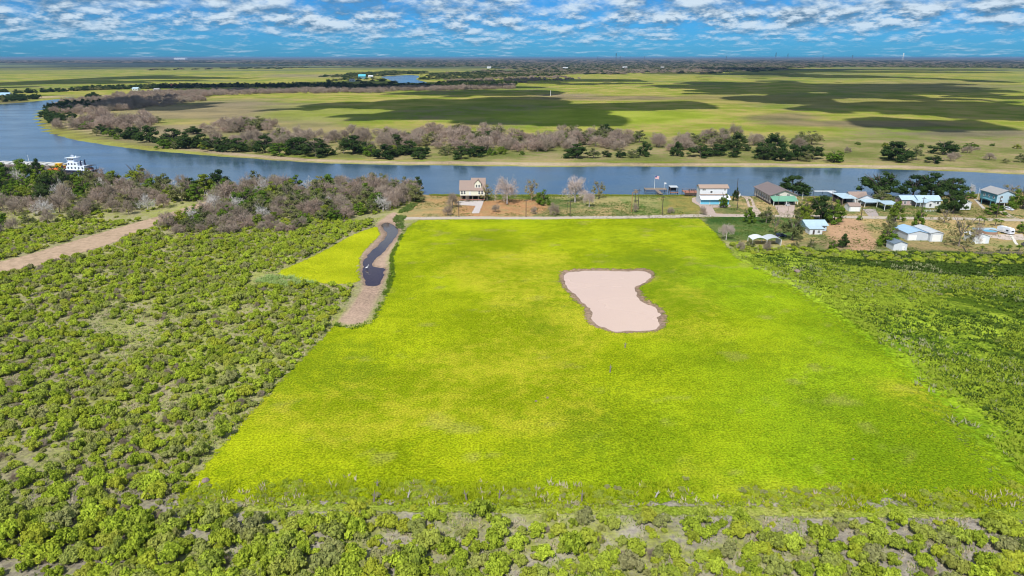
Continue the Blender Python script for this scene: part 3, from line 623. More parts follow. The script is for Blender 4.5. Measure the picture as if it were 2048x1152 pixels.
TMARKS = [(75, 345, 'beside the barge'), (160, 370, 'below the towboat'), (40, 440, 'above the lower dirt track'), (250, 420, 'halfway along the dirt track'), (250, 372, 'by the water past the towboat'), (400, 385, 'at the upper dirt track'), (350, 455, 'below the dirt track bend'),
          (520, 395, 'at its very heart'), (520, 445, 'at its edge over the scrub'), (640, 385, 'in its river side rows'), (660, 435, 'behind the small mown patch'), (780, 385, 'near the sandy rise'), (770, 415, 'just above the creek head')]
for q, lb in zip(THICK, label_all(THICK, 'in thicket', TMARKS)): plant(q[4], q[0], q[1], q[2], q[3], lb, 'trees of the riverside thicket')

def instance_nodes(name, protos, keep_mat=True):
    """copies of the given objects' meshes on the points of a mesh, by attributes pick, turn, size"""
    ng = bpy.data.node_groups.new(name, 'GeometryNodeTree')
    ng.interface.new_socket('Geometry', in_out='INPUT', socket_type='NodeSocketGeometry'); ng.interface.new_socket('Geometry', in_out='OUTPUT', socket_type='NodeSocketGeometry')
    gi = ng.nodes.new('NodeGroupInput'); go = ng.nodes.new('NodeGroupOutput')
    j = ng.nodes.new('GeometryNodeJoinGeometry')
    for o in protos:
        n = nd(ng, 'GeometryNodeObjectInfo', {'Object': o, 'As Instance': True}, transform_space='ORIGINAL'); ng.links.new(n.outputs['Geometry'], j.inputs[0])
    def at(nm, ty): return nd(ng, 'GeometryNodeInputNamedAttribute', {'Name': nm}, data_type=ty).outputs[0]
    rot = nd(ng, 'ShaderNodeCombineXYZ', {2: at('turn', 'FLOAT')}).outputs[0]
    ip = nd(ng, 'GeometryNodeInstanceOnPoints', {'Points': gi.outputs[0], 'Instance': j.outputs[0], 'Pick Instance': True, 'Instance Index': at('pick', 'INT'), 'Rotation': rot, 'Scale': at('size', 'FLOAT_VECTOR')})
    ng.links.new(ip.outputs[0], go.inputs[0]); return ng
def scatter(name, P, size, npick, protos, label, seed=3):
    r = np.random.default_rng(seed); me = bpy.data.meshes.new(name); me.vertices.add(len(P)); me.vertices.foreach_set('co', np.asarray(P, np.float32).ravel())
    vattr(me, 'pick', r.integers(0, npick, len(P)), 'INT'); vattr(me, 'turn', r.uniform(0, 6.28, len(P)))
    a = me.attributes.new('size', 'FLOAT_VECTOR', 'POINT'); a.data.foreach_set('vector', np.asarray(size, np.float32).ravel())
    o = link(bpy.data.objects.new(name, me)); o.modifiers.new('copies', 'NODES').node_group = instance_nodes(name, protos)
    return tag(o, label, kind='stuff')
# ---- scrub: bushes over the left and near side
def bush_field():
    st = 2.1; X, Y = np.meshgrid(np.arange(-330, 240, st), np.arange(72, 345, st)); X = X + RNG.uniform(-.5, .5, X.shape) * st * 1.1; Y = Y + RNG.uniform(-.5, .5, Y.shape) * st * 1.1
    u, v = proj(X, Y)
    dens = 1.08 + (fbm(X * .06, Y * .06) - .5) * 2.3 + (fbm(X * .013 + 4, Y * .013) - .5) * .8
    dens = np.where(v > 1030, dens - .04 + .06 * ss(u, 1000, 1900), dens)
    dens -= .35 * ss(1 - np.hypot((u - 330) / 300, (v - 650) / 110), 0, .6)
    ok = RNG.random(X.shape) < dens
    f = sdf(FIELD, X, Y); ok &= (f < -.6) & (sdf(MEADOW, X, Y) < -1.5) & (sdf(TRACK, X, Y) < -1.6) & (sdf(MUD, X, Y) < -2.5) & (sdf(strip, X, Y) < -1.2)
    ok &= sdf(th1, X, Y) < 2; ok &= sdf(th2, X, Y) < 2
    edge = np.array([g(352, 1000), g(430, 905), g(560, 762), g(668, 652), g(704, 600), g(715, 572), g(556, 548), g(765, 438), (-60, 345), (-400, 345), (-400, 50), (260, 50), g(2300, 1036), g(380, 1026)])
    ok &= sdf(edge, X, Y) > 0
    ok &= ~((u > 500) & (u < 640) & (v > 543) & (v < 572))
    X, Y, u, v = X[ok], Y[ok], u[ok], v[ok]
    rad = .55 + 1.4 * RNG.random(X.shape) ** 1.7 * (.86 + .35 * fbm(X * .04, Y * .04)); hh = rad * RNG.uniform(.95, 1.65, X.shape)
    near = 1 + .28 * ss(v, 900, 1060); rad = rad * near; hh = hh * near
    return X, Y, u, v, rad, hh
bx, by, bu, bv, br, bh = bush_field()
bz = height(bx[None], by[None])[0] - .15
vis = (bu > -5) & (bu < 2053) & (bv < 1165)
order = np.argsort(-(br * vis) / np.hypot(by, CAMH)); big = order[:300]; rest = order[300:]
rows_ = {}
for i in big: rows_.setdefault(int((1165 - bv[i]) // 22), []).append(i)
RANK = {}
for q, I in rows_.items():
    I.sort(key=lambda i: bu[i])
    for j, i in enumerate(I): RANK[i] = (j, q)
protos = [None] * 6
for n, i in enumerate(big):
    k = n % 6; j, q = RANK[i]
    sz = 'broad' if br[i] > 1.75 else ('rounded' if br[i] > 1.45 else 'small')
    o = link(bpy.data.objects.new('shrub', SHRUBS[k])); o.location = (bx[i], by[i], bz[i]); o.rotation_euler = (0, 0, random.uniform(0, 6.28)); o.scale = (br[i], br[i], bh[i])
    tag(o, f'{sz} green bush, {nth(j)} from left in {nth(q)} row up of near scrub', 'shrub', 'bushes of the near scrub'); protos[k] = o
scatter('shrubbery', np.stack([bx[rest], by[rest], bz[rest]], -1), np.stack([br[rest], br[rest], bh[rest]], -1), 6, protos, 'low green bushes covering the scrubland')

# undergrowth between the thicket trees, and leafless bushes in the scrub
ug = np.array(fill(th1, 420, 2.6, 11) + fill(th2, 480, 2.6, 12)); uz = RNG.uniform(.8, 1.9, len(ug))
scatter('thicket_undergrowth', np.stack([ug[:, 0], ug[:, 1], height(ug[None, :, 0], ug[None, :, 1])[0] - .2], -1), np.stack([uz, uz, uz * 1.2], -1), 6, protos, 'green undergrowth under the thicket trees', 24)
bare_crowns = []
for o in COL.objects:
    if o.name.startswith('crown') and any(o.data == cr for _, cr in PROTO['bare']) and all(o.data != b.data for b in bare_crowns): bare_crowns.append(o)
gx = np.stack([bx, by], -1)[RNG.permutation(len(bx))[:900]] + RNG.uniform(-2, 2, (900, 2)); gs = RNG.uniform(.12, .28, 900)
scatter('dry_bushes', np.stack([gx[:, 0], gx[:, 1], height(gx[None, :, 0], gx[None, :, 1])[0] - .35], -1), np.stack([gs, gs, gs * 1.1], -1), len(bare_crowns), bare_crowns, 'small leafless bushes among the green scrub', 25)
# ---- grasses: many small blades, joined
def tufts(name, P, hgt, wid, nb, m, label, seed=1, lean=.45):
    r = np.random.default_rng(seed); n = len(P); hgt = np.broadcast_to(hgt, n); wid = np.broadcast_to(wid, n)
    P = np.repeat(P, nb, 0); h = np.repeat(hgt, nb) * r.uniform(.55, 1.2, n * nb); w = np.repeat(wid, nb); a = r.uniform(0, 6.28, n * nb)
    o = P + np.stack([np.cos(a) * w * r.uniform(.1, 1, n * nb), np.sin(a) * w * r.uniform(.1, 1, n * nb), 0 * a], -1)
    a2 = a + r.normal(size=n * nb) * .6; tip = o + np.stack([np.cos(a2) * h * lean, np.sin(a2) * h * lean, h], -1); b = a2 + 1.57
    s = np.stack([np.cos(b), np.sin(b), 0 * b], -1) * (np.repeat(wid, nb) * .22)[:, None]
    V = np.stack([o - s, o + s, tip], 1).reshape(-1, 3)
    me, _ = raw_mesh(name, V, np.arange(len(V)).reshape(-1, 3), False); vattr(me, 'tint', np.repeat(r.random(n), nb) * .7 + r.random(n * nb) * .3, 'FLOAT', 'FACE'); me.materials.append(m)
    return tag(link(bpy.data.objects.new(name, me)), label, kind='stuff')
def pts_in(P, n, seed, cut=(), clump=.0, sc=.08, lim=.45, wob=0):
    r = np.random.default_rng(seed); x0, y0 = P.min(0); x1, y1 = P.max(0); X, Y = r.uniform(x0, x1, n * 3), r.uniform(y0, y1, n * 3)
    ok = sdf(P, X, Y) > 0
    for q, d in cut: ok &= sdf(q, X, Y) < -d
    if clump: ok &= fbm(X * sc + seed, Y * sc) + r.normal(size=X.shape) * .06 > lim
    X, Y = X[ok][:n], Y[ok][:n]; Y = Y + (fbm(X * .14 + 3, Y * .05) - .5) * wob + r.normal(size=Y.shape) * wob * .16; return np.stack([X, Y, height(X[None], Y[None])[0]], -1)
scrub_poly = np.array([g(-60, 545), g(240, 505), g(420, 440), g(760, 437), g(760, 452), g(690, 478), g(556, 548), g(716, 572), g(668, 648), g(352, 998), g(380, 1026), g(2300, 1036), (210, 75), (-210, 75)])
tufts('grass', pts_in(scrub_poly, 30000, 4, ((TRACK, .5), (MUD, .5), (MEADOW, .5), (strip, .3)), .1, .09, .46), .55, .6, 5, leafmat('scrub_grass', (.15, .21, .05), (.36, .42, .12), (.42, .40, .2), .35), 'rough grass growing between the bushes', 4)
tufts('dry_grass', pts_in(scrub_poly, 26000, 5, ((TRACK, .3), (MUD, .5), (MEADOW, .5), (strip, .3)), .1, .07, .5), .45, .5, 5, M_STRAW, 'pale dry grass and fallen twigs between the bushes', 5, .9)
tufts('field_grass', pts_in(FIELD, 34000, 6, ((POND, 3.5), (MUD, 1.5)), .1, .11, .42), .16, .55, 5, leafmat('field_blades', (.25, .32, .008), (.47, .50, .012), (.42, .44, .03), .3), 'short tufts of the mown field', 6, 1.1)
hedge0 = poly([(1560, 500), (2300, 508), (2300, 560), (1900, 552), (1700, 530)], False)
weeds = poly([(1452, 492), (1560, 500), (1800, 506), (2400, 512), (2400, 1010), (2060, 1000), (1960, 905), (1860, 800), (1740, 690), (1640, 610), (1560, 562), (1470, 520)], False)
tufts('tall_grass', pts_in(weeds, 17000, 7, ((hedge0, 0), (FIELD, 3)), .1, .05, .48), 0.5, 1.2, 6, leafmat('tall_blades', (.09, .20, .012), (.30, .47, .025), (.38, .43, .05), .4), 'tall rank grass on the rough ground', 7, 1.2)
tufts('dark_weeds', np.concatenate([pts_in(weeds, 5500, 8, ((FIELD, 8),), .1, .04, .52), pts_in(hedge0, 3500, 81)]), .6, 1.1, 8, leafmat('weed_leaves', (.05, .09, .015), (.12, .19, .03), (.24, .2, .1), .3), 'dark weeds in hollows of the rough ground', 8, .9)
tufts('pale_grass', pts_in(weeds, 2000, 9, (), .1, .05, .56), .9, .9, 7, leafmat('pale_blades', (.22, .24, .09), (.40, .40, .22), (.42, .34, .22), .3), 'pale seeding grass on the rough ground', 9, .9)
foot = np.array([g(380, 968), g(800, 965), g(1300, 972), g(1800, 985), g(2120, 985), g(2160, 1014), g(1300, 1012), g(700, 1008), g(352, 1008)])
tufts('rank_grass', pts_in(foot, 2600, 10, (), .1, .25, .52, 8), .5, .8, 6, leafmat('rank_blades', (.30, .38, .014), (.50, .55, .03), (.5, .44, .08), .45), 'knee high tangled grass along the foot of the field', 10, 1.1)
tufts('dead_grass', pts_in(foot, 150, 11, (), .1, .2, .56, 5), .8, .7, 8, M_STRAW, 'dead straw coloured patches at the foot of the field', 11, .8)
reeds = poly([(510, 560), (540, 550), (600, 556), (640, 566), (628, 572), (560, 572), (520, 570)], False)
tufts('reeds', pts_in(reeds, 420, 12, (), .1, .2, .40, 4), 1.0, .6, 6, M_REED, 'pale green reeds at the tip of the mown patch', 12, .9)
rim = poly([(668, 652), (705, 660), (748, 648), (772, 600), (790, 548), (786, 515), (802, 480), (812, 455), (806, 452), (796, 480), (780, 512), (780, 545), (768, 585), (742, 640), (705, 650), (672, 646)], False)
tufts('bank_grass', pts_in(rim, 1800, 13, (), .1, .12, .42), .6, .7, 6, leafmat('bank_blades', (.06, .13, .02), (.20, .30, .03), (.35, .35, .06), .4), 'green grass along the creek bank', 13, .6)
verge = poly([(786, 440), (800, 420), (836, 396), (848, 398), (822, 420), (808, 440), (806, 458), (796, 455)], False)
tufts('bank_weeds', pts_in(verge, 620, 14, (), .1, .1, .42), .7, .8, 7, leafmat('weed_blades', (.06, .15, .04), (.15, .27, .07), (.2, .24, .05), .3), 'dark green weeds beside the sandy rise', 14, .6)
near_bank = poly([(860, 385), (1320, 386), (1385, 386), (1385, 391), (1100, 392), (960, 393), (860, 390)], False)
tufts('shore_grass', pts_in(near_bank, 2200, 15), .7, .7, 7, M_GRASS, 'green grass along the near shore', 15, .5)
yard_p = poly([(810, 436), (850, 390), (1480, 390), (2100, 386), (2100, 510), (1760, 498), (1480, 485), (1420, 440), (1000, 432)], False)
tufts('yard_grass', pts_in(yard_p, 9000, 16, (), .1, .07, .5), .3, .6, 6, leafmat('yard_blades', (.06, .11, .02), (.18, .23, .04), (.35, .28, .1), .3), 'uneven grass of the riverside yards', 16, .9)
hedge_p = poly([(1455, 486), (1500, 488), (1580, 494), (1680, 503), (1800, 506), (2060, 512), (2060, 530), (1800, 524), (1600, 512), (1480, 506)], False)
HB = pts_in(hedge_p, 330, 17)
scatter('undergrowth', HB - np.array([0, 0, .2]), np.stack([RNG.uniform(.8, 1.7, len(HB))] * 2 + [RNG.uniform(.8, 1.7, len(HB))], -1), 6, protos, 'dark green undergrowth between the yards and the rough ground', 21)
wb = pts_in(weeds, 560, 18, ((hedge_p, 0), (FIELD, 6)), .1, .03, .48); ws_ = RNG.uniform(.5, 1.6, len(wb))
scatter('low_bushes', wb - np.array([0, 0, .25]), np.stack([ws_, ws_, ws_ * .55], -1), 6, protos, 'low bushes scattered through the rough ground', 22)
fb_ = pts_in(foot, 820, 19, (), .1, .12, .46, 7); fs_ = RNG.uniform(.3, .95, len(fb_))
scatter('low_growth', fb_ - np.array([0, 0, .15]), np.stack([fs_, fs_, fs_ * .9], -1), 6, protos, 'low leafy growth along the foot of the field', 23)

# ---- far woods: crowns beyond counting
by_kind = {}
for o in list(COL.objects):
    if o.name.startswith('crown') and o.data.name not in by_kind: by_kind[o.data.name] = o
def crowns(kind): return [next(o for n, o in by_kind.items() if o.data == cr) for tr, cr in PROTO[kind] if any(o.data == cr for o in by_kind.values())]
def woods(name, areas, protos_, label, seed, wide=(1.1, 1.9), hi=(1.0, 1.6), cell=13):
    r = np.random.default_rng(seed); PS_, SZ = [], []
    for px, dens in areas:
        P = poly(px, False); x0, y0 = P.min(0); x1, y1 = P.max(0); n = int((x1 - x0) * (y1 - y0) / cell ** 2 * dens); X, Y = r.uniform(x0, x1, n), r.uniform(y0, y1, n)
        ok = (sdf(P, X, Y) + (fbm(X / 90 + seed, Y / 160) - .5) * 160 * (cell / 13) > 0) & (sdf(RIVER, X, Y) < -10) & (sdf(BEND, X, Y) < -8)
        X, Y = X[ok], Y[ok]; w = r.uniform(*wide, len(X)); PS_.append(np.stack([X, Y, np.full(len(X), -.6)], -1)); SZ.append(np.stack([w, w, r.uniform(*hi, len(X))], -1))
    return scatter(name, np.concatenate(PS_), np.concatenate(SZ), len(protos_), protos_, label, seed)
OAKS, BARES, OLV = crowns('oak'), crowns('bare') + crowns('pink'), crowns('olive')
woods('bare_woods', [([(110, 226), (160, 205), (260, 190), (330, 189), (440, 190), (420, 200), (330, 208), (230, 218), (140, 240), (95, 244)], .8), ([(280, 189), (560, 181), (700, 180), (1030, 174), (1030, 178), (760, 186), (420, 191)], .9),
                     ([(150, 246), (240, 236), (300, 246), (240, 258), (160, 262)], .45), ([(430, 252), (540, 248), (552, 262), (440, 266)], .5)], BARES, 'grey leafless woods on the river point', 31)
woods('oak_woods', [([(-200, 190), (60, 188), (200, 182), (330, 176), (480, 176), (800, 176), (1000, 172), (1030, 168), (900, 166), (850, 172), (640, 171), (400, 172), (180, 177), (60, 184), (-200, 186)], .9), ([(78, 244), (72, 232), (110, 208), (180, 193), (160, 206), (130, 222), (96, 250)], .9),
                    ([(-200, 213), (0, 206), (90, 197), (60, 196), (-200, 206)], .5)], OAKS + OLV[:1], 'dark oak woods along the old river banks', 32)
woods('oak_woods', [([(640, 153), (780, 143), (850, 143), (850, 149), (800, 149), (760, 153), (720, 158)], .8), ([(840, 150), (900, 147), (1150, 143), (1150, 149), (960, 160), (860, 161)], .7), ([(640, 158), (760, 160), (790, 168), (700, 168)], .25)], OAKS + OLV, 'dark woods round the distant river bend', 33, (1.2, 2.2), (.8, 1.2), 22)
woods('bare_woods', [([(860, 164), (1000, 156), (1120, 152), (1160, 158), (1010, 170), (920, 172)], .6), ([(950, 150), (1350, 138), (1500, 140), (1450, 144), (1200, 148)], .7)], BARES, 'grey leafless woods beyond the distant river bend', 34, (1.2, 2.2), (.8, 1.2), 24)
woods('distant_woods', [([(880, 148), (1100, 138), (1500, 134), (1520, 143), (1250, 149)], .6), ([(900, 148), (1000, 141), (1400, 132), (1500, 142), (1200, 147)], .6), ([(1370, 136), (1560, 128), (1600, 136), (1500, 141), (1420, 141)], .8), ([(1500, 128), (2400, 136), (2400, 142), (1700, 132)], .7), ([(520, 131), (1100, 128), (1100, 133), (700, 134)], .5),
                        ([(1000, 134), (1300, 130), (1300, 136), (1050, 139)], .6), ([(1000, 126), (2400, 127), (2400, 139), (1700, 134), (1500, 139), (1000, 139)], .75), ([(450, 125), (1000, 124), (1000, 128), (500, 128)], .7), ([(300, 139), (620, 134), (640, 136), (330, 141)], .3)], OAKS + OLV + BARES[:3], 'dark belts of distant woods', 35, (2.5, 5), (.9, 1.4), 52)
woods('distant_woods', [([(-300, 121.5), (1000, 119.5), (2400, 121.5), (2400, 130), (1600, 126), (900, 126), (-300, 127)], .75)], OAKS[:2] + BARES[:2], 'blue woods along the far horizon', 36, (7, 18), (1.0, 2.2), 150)
# ---------------------------------------------------------------- buildings
WHITE = mat('white_paint', (.64, .66, .68), .6, .16); CREAM = mat('cream_siding', (.68, .66, .53), .7, .1, .8, stripes=(2, 5, .5)); SHINGLE = mat('brown_shingles', (.30, .225, .19), .9, .3, 1.5, stripes=(2, 4, .4))
TANSH = mat('tan_shingles', (.36, .265, .21), .9, .25, 1.5); GLASS = mat('window_glass', (.03, .04, .05), .12, .1, spec=.6); TRIM = mat('white_trim', (.80, .80, .78), .5, .06)
WOOD = mat('grey_timber', (.24, .19, .15), .85, .3, 2); REDWOOD = mat('red_timber', (.33, .15, .10), .85, .3, 2); DARKWOOD = mat('dark_timber', (.075, .055, .045), .9, .3, 2)
BLUEW = mat('pale_blue_siding', (.42, .56, .66), .65, .1, .8, stripes=(2, 5, .5)); SKYB = mat('bright_blue_door', (.17, .52, .70), .5, .08, .8, stripes=(2, 3, .4)); GREENM = mat('green_metal', (.16, .36, .25), .5, .15, .6, stripes=(0, 2.4, .5))
PALEM = mat('pale_blue_metal', (.42, .55, .63), .35, .28, .5, stripes=(0, 2.4, .5)); BLUEM = mat('blue_metal', (.33, .50, .68), .35, .28, .4, stripes=(1, 2.2, .5)); GREYM = mat('grey_metal', (.50, .53, .55), .4, .28, .5, stripes=(1, 2.2, .5))
GREYW = mat('grey_wall_metal', (.54, .57, .60), .5, .12, .6, stripes=(0, 3, .5)); CREAMW = mat('pale_stucco', (.60, .54, .47), .75, .12); BROWNR = mat('brown_metal_roof', (.20, .155, .145), .5, .2, .5, stripes=(1, 2.2, .5)); DARK = mat('painted_shade_and_dark_parts', (.05, .05, .055), .9, .2)  # DARK: near-black for painted shade sheets, also vent, dark pylons and stern canopy
CONC = mat('concrete_slab', (.5, .46, .43), .85, .15); TEAL = mat('teal_siding', (.10, .27, .32), .7, .12); BLACK = mat('black_rubber', (.02, .02, .02), .8, .1); BRICK = mat('brown_brick', (.33, .20, .14), .9, .2, 3); GREYSH = mat('grey_shingles', (.34, .33, .33), .85, .2, 1.2, stripes=(1, 4, .3))
class House:
    def __init__(s, name, x, y, label, cat='house', group=None, rz=0):
        s.x, s.y = x, y; s.e = empty(name, (x, y, Zs(x, y)), label, cat, group, rz)
    def part(s, name, m, *boxes, label=None):
        mb = MB()
        for b in boxes: mb.box(*b)
        o = mb.obj(name, m, s.e)
        if label: o['label'] = label
        return o
    def gable(s, m, x0, x1, y0, y1, z, rise, ax='y', ov=.45, th=.18, wallm=None, name='roof'):
        """two roof sheets over a ridge along ax, and the gable walls under them"""
        mb = MB(); k = lambda a, b, c: (a, b, c) if ax == 'y' else (b, a, c)
        a0, a1, b0, b1 = (x0, x1, y0, y1) if ax == 'y' else (y0, y1, x0, x1); c = (a0 + a1) / 2; sl = rise / (c - a0); ze = z - ov * sl + .02
        q = [k(a0 - ov, b0 - ov, ze), k(c, b0 - ov, z + rise + .02), k(c, b1 + ov, z + rise + .02), k(a0 - ov, b1 + ov, ze)]
        w = [k(c, b0 - ov, z + rise + .02), k(a1 + ov, b0 - ov, ze), k(a1 + ov, b1 + ov, ze), k(c, b1 + ov, z + rise + .02)]
        for r in (q, w):
            if ax != 'y': r = r[::-1]
            up = [(p[0], p[1], p[2] + th) for p in r]; mb.hexa(list(r) + up)
        o = mb.obj(name, m, s.e)
        if wallm:
            g2 = MB(); pts = [(a0, z), (a1, z), (c, z + rise - .03)]; g2.prism(pts, b0 + .02, b1 - .02, 'y' if ax == 'y' else 'x'); g2.obj('gable_wall', wallm, s.e)
        return o
    def shed(s, m, x0, x1, y0, y1, z0, z1, th=.12, name='roof', parent=None):
        """one sloping sheet, z0 at the front edge and z1 at the back"""
        r = [(x0, y0, z0), (x1, y0, z0), (x1, y1, z1), (x0, y1, z1)]; return MB().hexa(r + [(a, b, c + th) for a, b, c in r]).obj(name, m, parent or s.e)
    def win(s, a, z, w, h, at, face='front', frame=None, name='window'):
        f = MB(); t = .12; d = .06
        if face == 'front': B = lambda p, q, r, v: f.box(p, q, at - d, at + .05, r, v)
        else: B = lambda p, q, r, v: f.box(at - d, at + .05, p, q, r, v)
        B(a - w / 2 - t, a - w / 2, z - t, z + h + t); B(a + w / 2, a + w / 2 + t, z - t, z + h + t); B(a - w / 2, a + w / 2, z + h, z + h + t); B(a - w / 2, a + w / 2, z - t, z); B(a - w / 2, a + w / 2, z + h * .48, z + h * .54)
        o = f.obj(name, frame or TRIM, s.e); pn = MB()
        pn.box(a - w / 2, a + w / 2, at - .02, at + .03, z, z + h) if face == 'front' else pn.box(at - .02, at + .03, a - w / 2, a + w / 2, z, z + h)
        pn.obj('pane', GLASS, o); return o
    def door(s, x, z, w, h, at, m, name='door', hand=True):
        o = s.part(name, m, (x - w / 2, x + w / 2, at - .07, at + .04, z, z + h))
        if hand: MB().box(x + w * .36, x + w * .42, at - .14, at - .07, z + h * .45, z + h * .52).obj('handle', BLACK, o)
        return o
    def posts(s, m, pts, z0, z1, r=.12):
        for x, y in pts: s.part('post', m, (x - r, x + r, y - r, y + r, z0, z1))
def spot(u0, u1, v): (a, y), (b, _) = g(u0, v), g(u1, v); return (a + b) / 2, y, b - a

# cream house on stilts
x, y, w = spot(920, 970, 402); h = House('stilt_house', x, y, 'cream stilt house with brown shingle roof and front dormer beside the river'); hw = w / 2; D = 10.0
h.posts(WOOD, [(a * hw * .93, b) for a in (-1, -.5, 0, .5, 1) for b in (.3, D / 2, D - .3)], -.4, 3.0, .17)
h.part('floor_deck', WOOD, (-hw, hw, -.2, D, 3.0, 3.3)); h.part('wall', CREAM, (-hw, hw, 0, D, 3.3, 6.5)); h.part('skirt_beam', REDWOOD, (-hw, hw, .06, .26, 0.55, 1.05))
h.part('back_shade_sheet', DARK, (-hw, hw, D - .3, D - .1, 0, 3.0))  # dark sheet standing in for the shade beneath the raised floor
h.gable(SHINGLE, -hw, -hw + w * .46, 0, D, 6.5, 4.6, 'x', .4, .2, CREAM); o = h.gable(SHINGLE, -hw + w * .46, hw, 0.0, D + 1.2, 6.5, 6.0, 'x', .4, .2, CREAM); o['label'] = 'taller half of the roof'
dx = w * .22; h.part('dormer', CREAM, (dx - 1.9, dx + 1.9, .9, 5, 7.0, 10.2)); h.gable(SHINGLE, dx - 1.9, dx + 1.9, .9, 5, 10.2, 2.0, 'y', .35, .15, CREAM, 'dormer_roof')
for a in (-.75, .75): h.win(dx + a, 7.9, .8, 1.5, .9)
for a in (-.83, -.62, .55, .78): h.win(a * hw, 4.1, .95, 1.7, 0)
h.door(-.1 * w, 3.35, 1.0, 2.2, 0, WHITE)
st = MB()
for k in range(9): st.box(-.28 * w, -.12 * w, -.3 - k * .3, -.02 - k * .3, 2.95 - k * .34, 3.05 - k * .34)
st.obj('staircase', WOOD, h.e)['kind'] = 'stuff'
h.part('chimney_vent', DARK, (-.5, -.2, 2.6, 2.9, 8.3, 9.6))

# white two storey house with blue garage
x, y, w = spot(1400, 1458, 409); h = House('garage_house', x, y, 'white two storey house with bright blue garage doors below'); hw = w / 2; D = 9
h.part('wall', WHITE, (-hw, hw, 0, D, 0, 3.1)); uw = hw * .97; h.part('upper_wall', WHITE, (-hw, -hw + 2 * uw * .97, 2.6, D, 3.1, 9.0))
for k in range(3): h.door(-hw + w * (k + .5) / 3, .05, w / 3 - .35, 2.6, 0, SKYB, 'garage_door', False)
h.shed(mat('white_metal', (.74, .77, .80), .4, .1, .5, stripes=(0, 2.4, .5)), -hw - .2, hw + .3, -1.5, 2.7, 3.05, 4.9, name='lean_to_roof')
h.part('balcony_deck', TANSH, (-hw, hw * .94, 1.6, 2.75, 5.25, 5.5)); h.gable(TANSH, -hw, hw * .94, 2.6, D, 9.0, 1.3, 'x', .5, .2, WHITE)
for a in (-.78, -.66, .72): h.win(a * hw, 7.6, .8, .9, 2.6)
h.win(-.2 * hw, 6.2, 1.2, 1.1, 2.6)

# long house with a brown gable roof and a green lean-to
x, y, w = spot(1540, 1592, 407); h = House('gabled_house', x, y, 'long brown roofed house with pale gable and green carport roof'); hw = w / 2; D = 27
h.part('wall', CREAMW, (-hw, hw, 0, D, 0, 5.0)); h.gable(BROWNR, -hw, hw, 0, D, 5.0, 2.8, 'y', .9, .2, CREAMW)
for a in (-.48, .32): h.win(a * hw, 4.0, 2.1 if a < 0 else 1.9, 1.4, 0)
h.shed(GREENM, -hw - .6, hw * .82, -6.5, -.02, 2.6, 4.4, name='lean_to_roof'); h.posts(TRIM, [(-hw - .3, -6.3), (-hw * .1, -6.3), (hw * .75, -6.3)], -.2, 2.6, .13)
for k in range(7): h.win(2 + k * 3.6, 1.4, 1.2, 1.3, -hw, 'left')
h.part('carport_shade_sheet', DARK, (-hw + .3, hw * .8, -.12, -.03, 0, 2.7)); h.part('side_porch', DARKWOOD, (-hw - 1.3, -hw - 1.2, -4, 20, 0, 1.1))  # DARK sheet paints the shade under the lean-to roof
h.posts(DARKWOOD, [(-hw - .75, k) for k in range(1, 27, 4)], -.2, 4.3, .09)
# second white gabled house
x, y, w = spot(1712, 1750, 408); h = House('bungalow', x, y, 'low bungalow with brown roof, white front gable and open pale carport'); hw = w / 2; D = 10
h.part('wall', WHITE, (-hw - 2, hw, 0, D, 0, 3.2)); h.gable(SHINGLE, -hw, hw, 0, D, 3.2, 2.1, 'y', .6, .2, WHITE); h.gable(SHINGLE, -hw - 2.2, hw * .4, 3, D, 3.2, 2.6, 'x', .4, .2, WHITE)
h.shed(PALEM, -hw + .3, hw + .6, -9, -.9, 2.7, 3.1, name='carport_roof'); h.posts(TRIM, [(-hw + .6, -8.7), (hw + .3, -8.7), (-hw + .6, -4), (hw + .3, -4)], -.2, 2.75, .13)
h.door(-.1 * hw, .1, 1.0, 2.1, 0, DARKWOOD); h.win(.5 * hw, 1.0, 1.4, 1.2, 0); h.win(-.6 * hw, 1.0, 1.2, 1.2, 0)
x, y, w = spot(1698, 1720, 423); h = House('garage', x, y, 'small white garage with brown roof beside the pale carport', 'garage'); hw = w / 2
h.part('wall', WHITE, (-hw, hw, 0, 6, 0, 2.9)); h.gable(SHINGLE, -hw, hw, 0, 6, 2.9, 1.3, 'x', .3, .16, WHITE); h.door(0, .05, w * .78, 2.3, 0, TRIM, 'garage_door', False)
x, y, w = spot(1684, 1712, 411); h = House('boat_shelter', x, y, 'open shelter with pale blue metal roof beside the brown roofed bungalow', 'shelter'); hw = w / 2
h.shed(PALEM, -hw - .3, hw + .3, -.3, 13, 4.0, 4.6); h.posts(WOOD, [(-hw, 0), (hw, 0), (-hw, 6), (hw, 6), (-hw, 12.5), (hw, 12.5)], -.2, 4.1, .12); h.part('back_shade_sheet', DARK, (-hw, hw, 12.3, 12.45, 0, 4)); h.part('side_screen', DARKWOOD, (-hw + .2, -hw + .3, 1, 12, 0, 2.6))  # DARK sheet at the back imitates the shelter's shaded depth
x, y, w = spot(1768, 1798, 421); h = House('carport', x, y, 'pale flat roofed carport behind the bright green young tree', 'carport'); hw = w / 2
h.shed(PALEM, -hw, hw, 0, 9, 3.2, 3.6); h.posts(TRIM, [(-hw + .2, .2), (hw - .2, .2), (-hw + .2, 8.5), (hw - .2, 8.5), (0, .2)], -.2, 3.2, .11)
